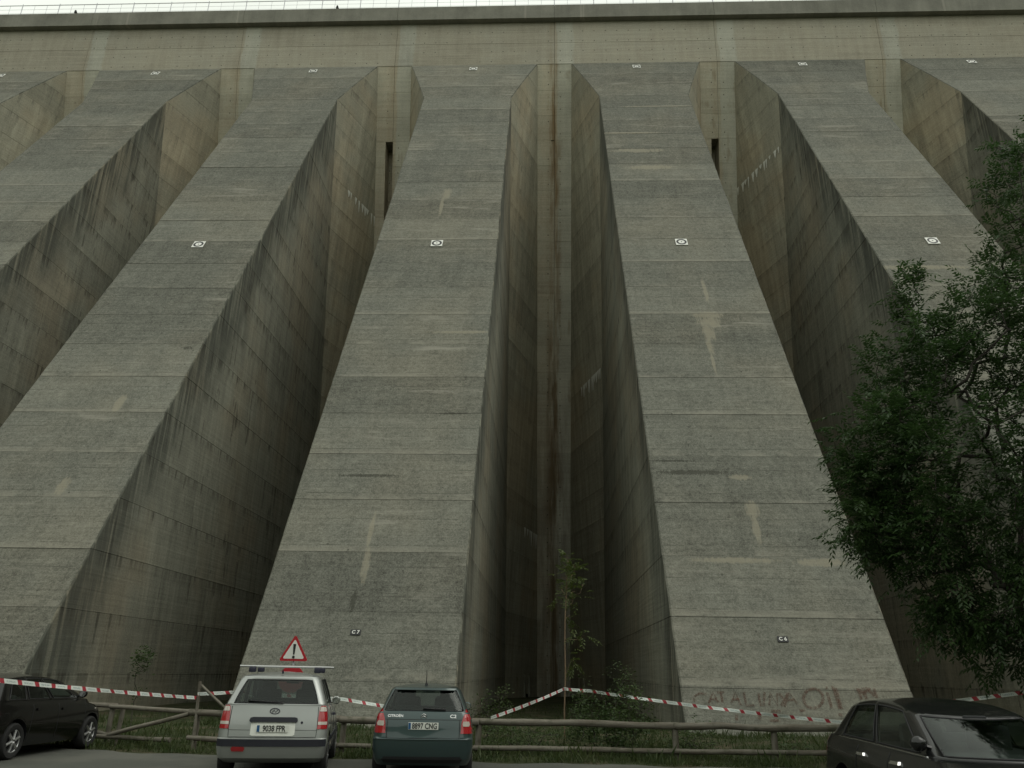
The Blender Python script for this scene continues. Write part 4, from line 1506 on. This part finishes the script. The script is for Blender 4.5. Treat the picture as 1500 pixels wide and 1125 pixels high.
m.build('emblem', [TRIM], root, True)
m = MB(); p = rear(.45, .83, .01); m.lathe([(.001, -.006), (.018, -.004), (.02, .01)], p, (0, 1, 0), 12); m.build('lock', [TRIM], root)
for s in (-1, 1):
    line('seam', RUB, [(.95, .5), (1.0, 1.07)], .004, side, s=s)
    line('seam', RUB, [(1.95, .32), (1.95, 1.06)], .004, side, s=s)
    line('seam', RUB, [(2.98, .32), (3.0, .98)], .004, side, s=s)
    patch('side_strip', [STRIP], [(.50, 1.1, 2.95), (.58, 1.1, 2.95)], 12, .012, side, s=s)
    patch('door_handle', [TRIM], [(.88, 1.55, 1.72), (.92, 1.55, 1.72)], 3, .025, side, s=s)
    patch('door_handle', [TRIM], [(.86, 2.05, 2.22), (.90, 2.05, 2.22)], 3, .025, side, s=s)
for y in (.95, 2.0):
    rb = MB()
    rb.tube([(-.78, y, 1.69), (.78, y, 1.69)], .018, 8)
    ro = rb.build('roof_bar', [RIM], root, True, 40)
    for s in (-1, 1):
        f_ = MB(); f_.box((s * .56, y, 1.635), (.12, .1, .09), bev=.02); f_.build('foot', [TRIM], ro, True, 40)
m = MB(); m.tube([(0, .62, 1.58), (0, .6, 1.64)], [.02, .008], 6); m.build('antenna', [TRIM], root)

# --- dark green hatchback
TEAL = paint('dark_green_paint', (.03, .056, .057), .4, .28)
root, rear, side, patch, line, PT = car(dict(L=3.67, hw=.83, loc=(-2.0, 14.1, 0), rz=R(6), paint=TEAL, wr=.29, ax_r=.68, ax_f=3.0, crown=.06, mirror=(2.5, 1.0), seat=1.75, spokes=6,
    body=[(.20, .2, .76, .16, 3.5, .2, .3), (.30, .28, .80, .04, 3.6, .18, .35), (.46, .45, .828, 0, 3.67, .18, .4), (.60, .56, .832, .005, 3.66, .18, .42), (.63, .6, .826, .05, 3.63, .18, .42),
          (.76, .70, .82, .075, 3.58, .18, .45), (.90, .77, .805, .09, 3.5, .18, .5), (.985, .82, .78, .12, 3.35, .18, .5)],
    cabin=[(1.0, .95, .75, .14, 2.85, .22, .3, .06, .25, .1), (1.03, .97, .735, .16, 2.8, .22, .3, .06, .25, .1), (1.35, 1.36, .60, .33, 2.05, .24, .25, .07, .15, .06), (1.395, 1.405, .54, .34, 1.9, .2, .25, .07, .12, .05)],
    side=[(2, 10), (11, 23)], rw=I_R0 + 3))
root['label'] = 'dark green hatchback with short roof antenna, parked nose-in and seen from behind'; root['category'] = 'car'
for s in (-1, 1):
    tl = patch('tail_light', [LRED], [(.69, s * .62, s * .812), (.76, s * .625, s * .815), (.84, s * .63, s * .808), (.92, s * .65, s * .79), (.98, s * .675, s * .765), (1.03, s * .695, s * .735), (1.06, s * .70, s * .715)], 6, .012)
    patch('reversing_lamp', [LCLR], [(.80, s * .66, s * .76), (.835, s * .65, s * .775), (.875, s * .66, s * .755)], 5, .016, parent=tl)
number_plate(root, rear, 0, .80, '8897 CNG', off=.012)
patch('plate_recess', [TEAL], [(.70, -.30, .30), (.74, -.31, .31), (.89, -.31, .31)], 8, -.004)
line('seam', RUB, [(-.60, .90), (-.60, .615), (.60, .615), (.60, .90)], .006)
line('seam', RUB, [(-.64, .898), (.64, .898)], .004)
line('bumper_edge', TEAL, [(-.78, .60), (.78, .60)], .012)
patch('spoiler', [TEAL], [(1.355, -.50, .50), (1.385, -.52, .52), (1.40, -.50, .50)], 10, .05)
patch('underbody_trim', [RUB], [(.24, -.62, .62), (.30, -.66, .66), (.34, -.62, .62)], 10, .012)
line('wiper', RUB, [(-.02, 1.07), (.15, 1.06), (.36, 1.055)], .013, off=.025)
def car_text(root, rear, txt, x, z, size, mat, xs=1.0):
    p = rear(x, z, .012)
    o = link('lettering', text_mesh('lettering', txt, size, mat, .001, xs), root, p)
    o.rotation_euler = (R(76), 0, 0)
car_text(root, rear, 'CITROËN', -.47, .95, .055, CHROME, 1.1)
car_text(root, rear, 'C2', .49, .95, .075, CHROME, 1.2)
m = MB()
p = rear(0, .955, .012)
for dz in (.018, -.014):
    m.tube([(p.x - .05, p.y, p.z + dz - .02), (p.x, p.y, p.z + dz + .015), (p.x + .05, p.y, p.z + dz - .02)], .008, 5)
m.build('emblem', [CHROME], root, True)
m = MB(); m.lathe([(.03, 0), (.02, .03), (.012, .035)], (0, .58, 1.43), (0, 0, 1), 10); m.tube([(0, .58, 1.46), (.0, .5, 1.68)], [.008, .004], 6); m.build('antenna', [RUB], root)
for s in (-1, 1):
    line('seam', RUB, [(1.35, .3), (1.32, .95)], .004, side, s=s)
    line('seam', RUB, [(2.6, .3), (2.62, .9)], .004, side, s=s)
    patch('side_strip', [RUB], [(.45, 1.1, 2.6), (.52, 1.1, 2.6)], 12, .012, side, s=s)
    patch('door_handle', [TEAL], [(.80, 1.42, 1.6), (.84, 1.42, 1.6)], 3, .025, side, s=s)

# --- black hatchback at the left edge
BLK = paint('black_paint', (.003, .003, .0033), .0, .18, .45)
hatch = dict(wr=.315, crown=.045, rw=I_R0 + 3, fw=I_S1 + 3,
    body=[(.20, .2, .79, .16, 4.1, .2, .3), (.30, .28, .84, .05, 4.2, .18, .4), (.46, .45, .868, 0, 4.25, .18, .5), (.60, .56, .872, .01, 4.24, .18, .5), (.63, .6, .868, .05, 4.22, .18, .5),
          (.78, .70, .862, .08, 4.15, .18, .5), (.90, .76, .85, .10, 4.02, .18, .5), (.965, .80, .82, .13, 3.8, .18, .5)],
    cabin=[(.985, .93, .79, .16, 3.25, .22, .3, .06, .25, .1), (1.01, .95, .775, .18, 3.2, .22, .3, .06, .25, .1), (1.29, 1.27, .62, .42, 2.5, .24, .25, .07, .15, .05, .09), (1.325, 1.30, .57, .46, 2.36, .2, .25, .07, .12, .05, .10)],
    side=[(2, 7), (8, 15), (16, 24)])
tall = dict(hatch, body=[list(b) for b in hatch['body']], cabin=[list(c) for c in hatch['cabin']])
for b, zf in zip(tall['body'], (.2, .28, .46, .58, .63, .76, .84, .89)):
    b[1] = zf
    b[4] -= .1
for c, (zf, yf) in zip(tall['cabin'], ((.99, 3.5), (1.01, 3.46), (1.28, 2.72), (1.31, 2.55))):
    c[1] = zf
    c[4] = yf
    c[0] += .02
root, rear, side, patch, line, PT = car(dict(tall, L=4.15, hw=.87, loc=(-10.66, 14.72, 0), rz=R(-.5), paint=BLK, ax_r=.85, ax_f=3.42, mirror=(3.0, 1.05), seat=1.95, spokes=6))
root['label'] = 'black hatchback with bright alloy wheels at the left edge, below the tape'; root['category'] = 'car'
for s in (-1, 1):
    patch('tail_light', [LRED], [(.74, s * .60, s * .85), (.82, s * .59, s * .852), (.92, s * .61, s * .835), (.97, s * .64, s * .80)], 8, .012)
    for ya, yb in ((1.25, 1.3), (2.15, 2.15), (3.12, 3.15)):
        line('seam', RUB, [(ya, .3), (yb, .93)], .004, side, s=s)
    patch('door_handle', [BLK], [(.82, 1.4, 1.58), (.86, 1.4, 1.58)], 3, .025, side, s=s)
    patch('door_handle', [BLK], [(.80, 2.25, 2.43), (.84, 2.25, 2.43)], 3, .025, side, s=s)
    patch('indicator', [LCLR], [(.775, 3.5, 3.56), (.795, 3.5, 3.56)], 3, .012, side, s=s)
line('seam', RUB, [(-.60, .95), (-.60, .62), (.60, .62), (.60, .95)], .005)

# --- dark grey hatchback at the lower right corner, nose towards the viewer
GRY = paint('dark_grey_paint', (.009, .0095, .010), .1, .18, .45)
hatch['side'] = [(3, 13), (14, 25)]
root, rear, side, patch, line, PT = car(dict(hatch, L=4.3, hw=.87, loc=(4.5, 11.6, 0), rz=R(180), paint=GRY, ax_r=.80, ax_f=3.38, mirror=(2.8, 1.03), seat=1.95, spokes=6))
root['label'] = 'dark grey hatchback facing the viewer, cut off at the lower right corner'; root['category'] = 'car'
for s in (-1, 1):
    patch('tail_light', [LRED], [(.74, s * .60, s * .85), (.82, s * .59, s * .852), (.92, s * .61, s * .835), (.97, s * .64, s * .80)], 8, .012)
    for ya, yb in ((1.2, 1.3), (2.15, 2.15), (3.12, 3.15)):
        line('seam', RUB, [(ya, .3), (yb, .93)], .004, side, s=s)
    patch('door_handle', [CHROME], [(.835, 1.35, 1.56), (.865, 1.37, 1.54)], 4, .03, side, s=s)
    patch('door_handle', [CHROME], [(.825, 2.25, 2.46), (.855, 2.27, 2.44)], 4, .03, side, s=s)
    line('window_trim', CHROME, [(.62, .985), (1.6, .972), (2.9, .942)], .006, side, s=s)
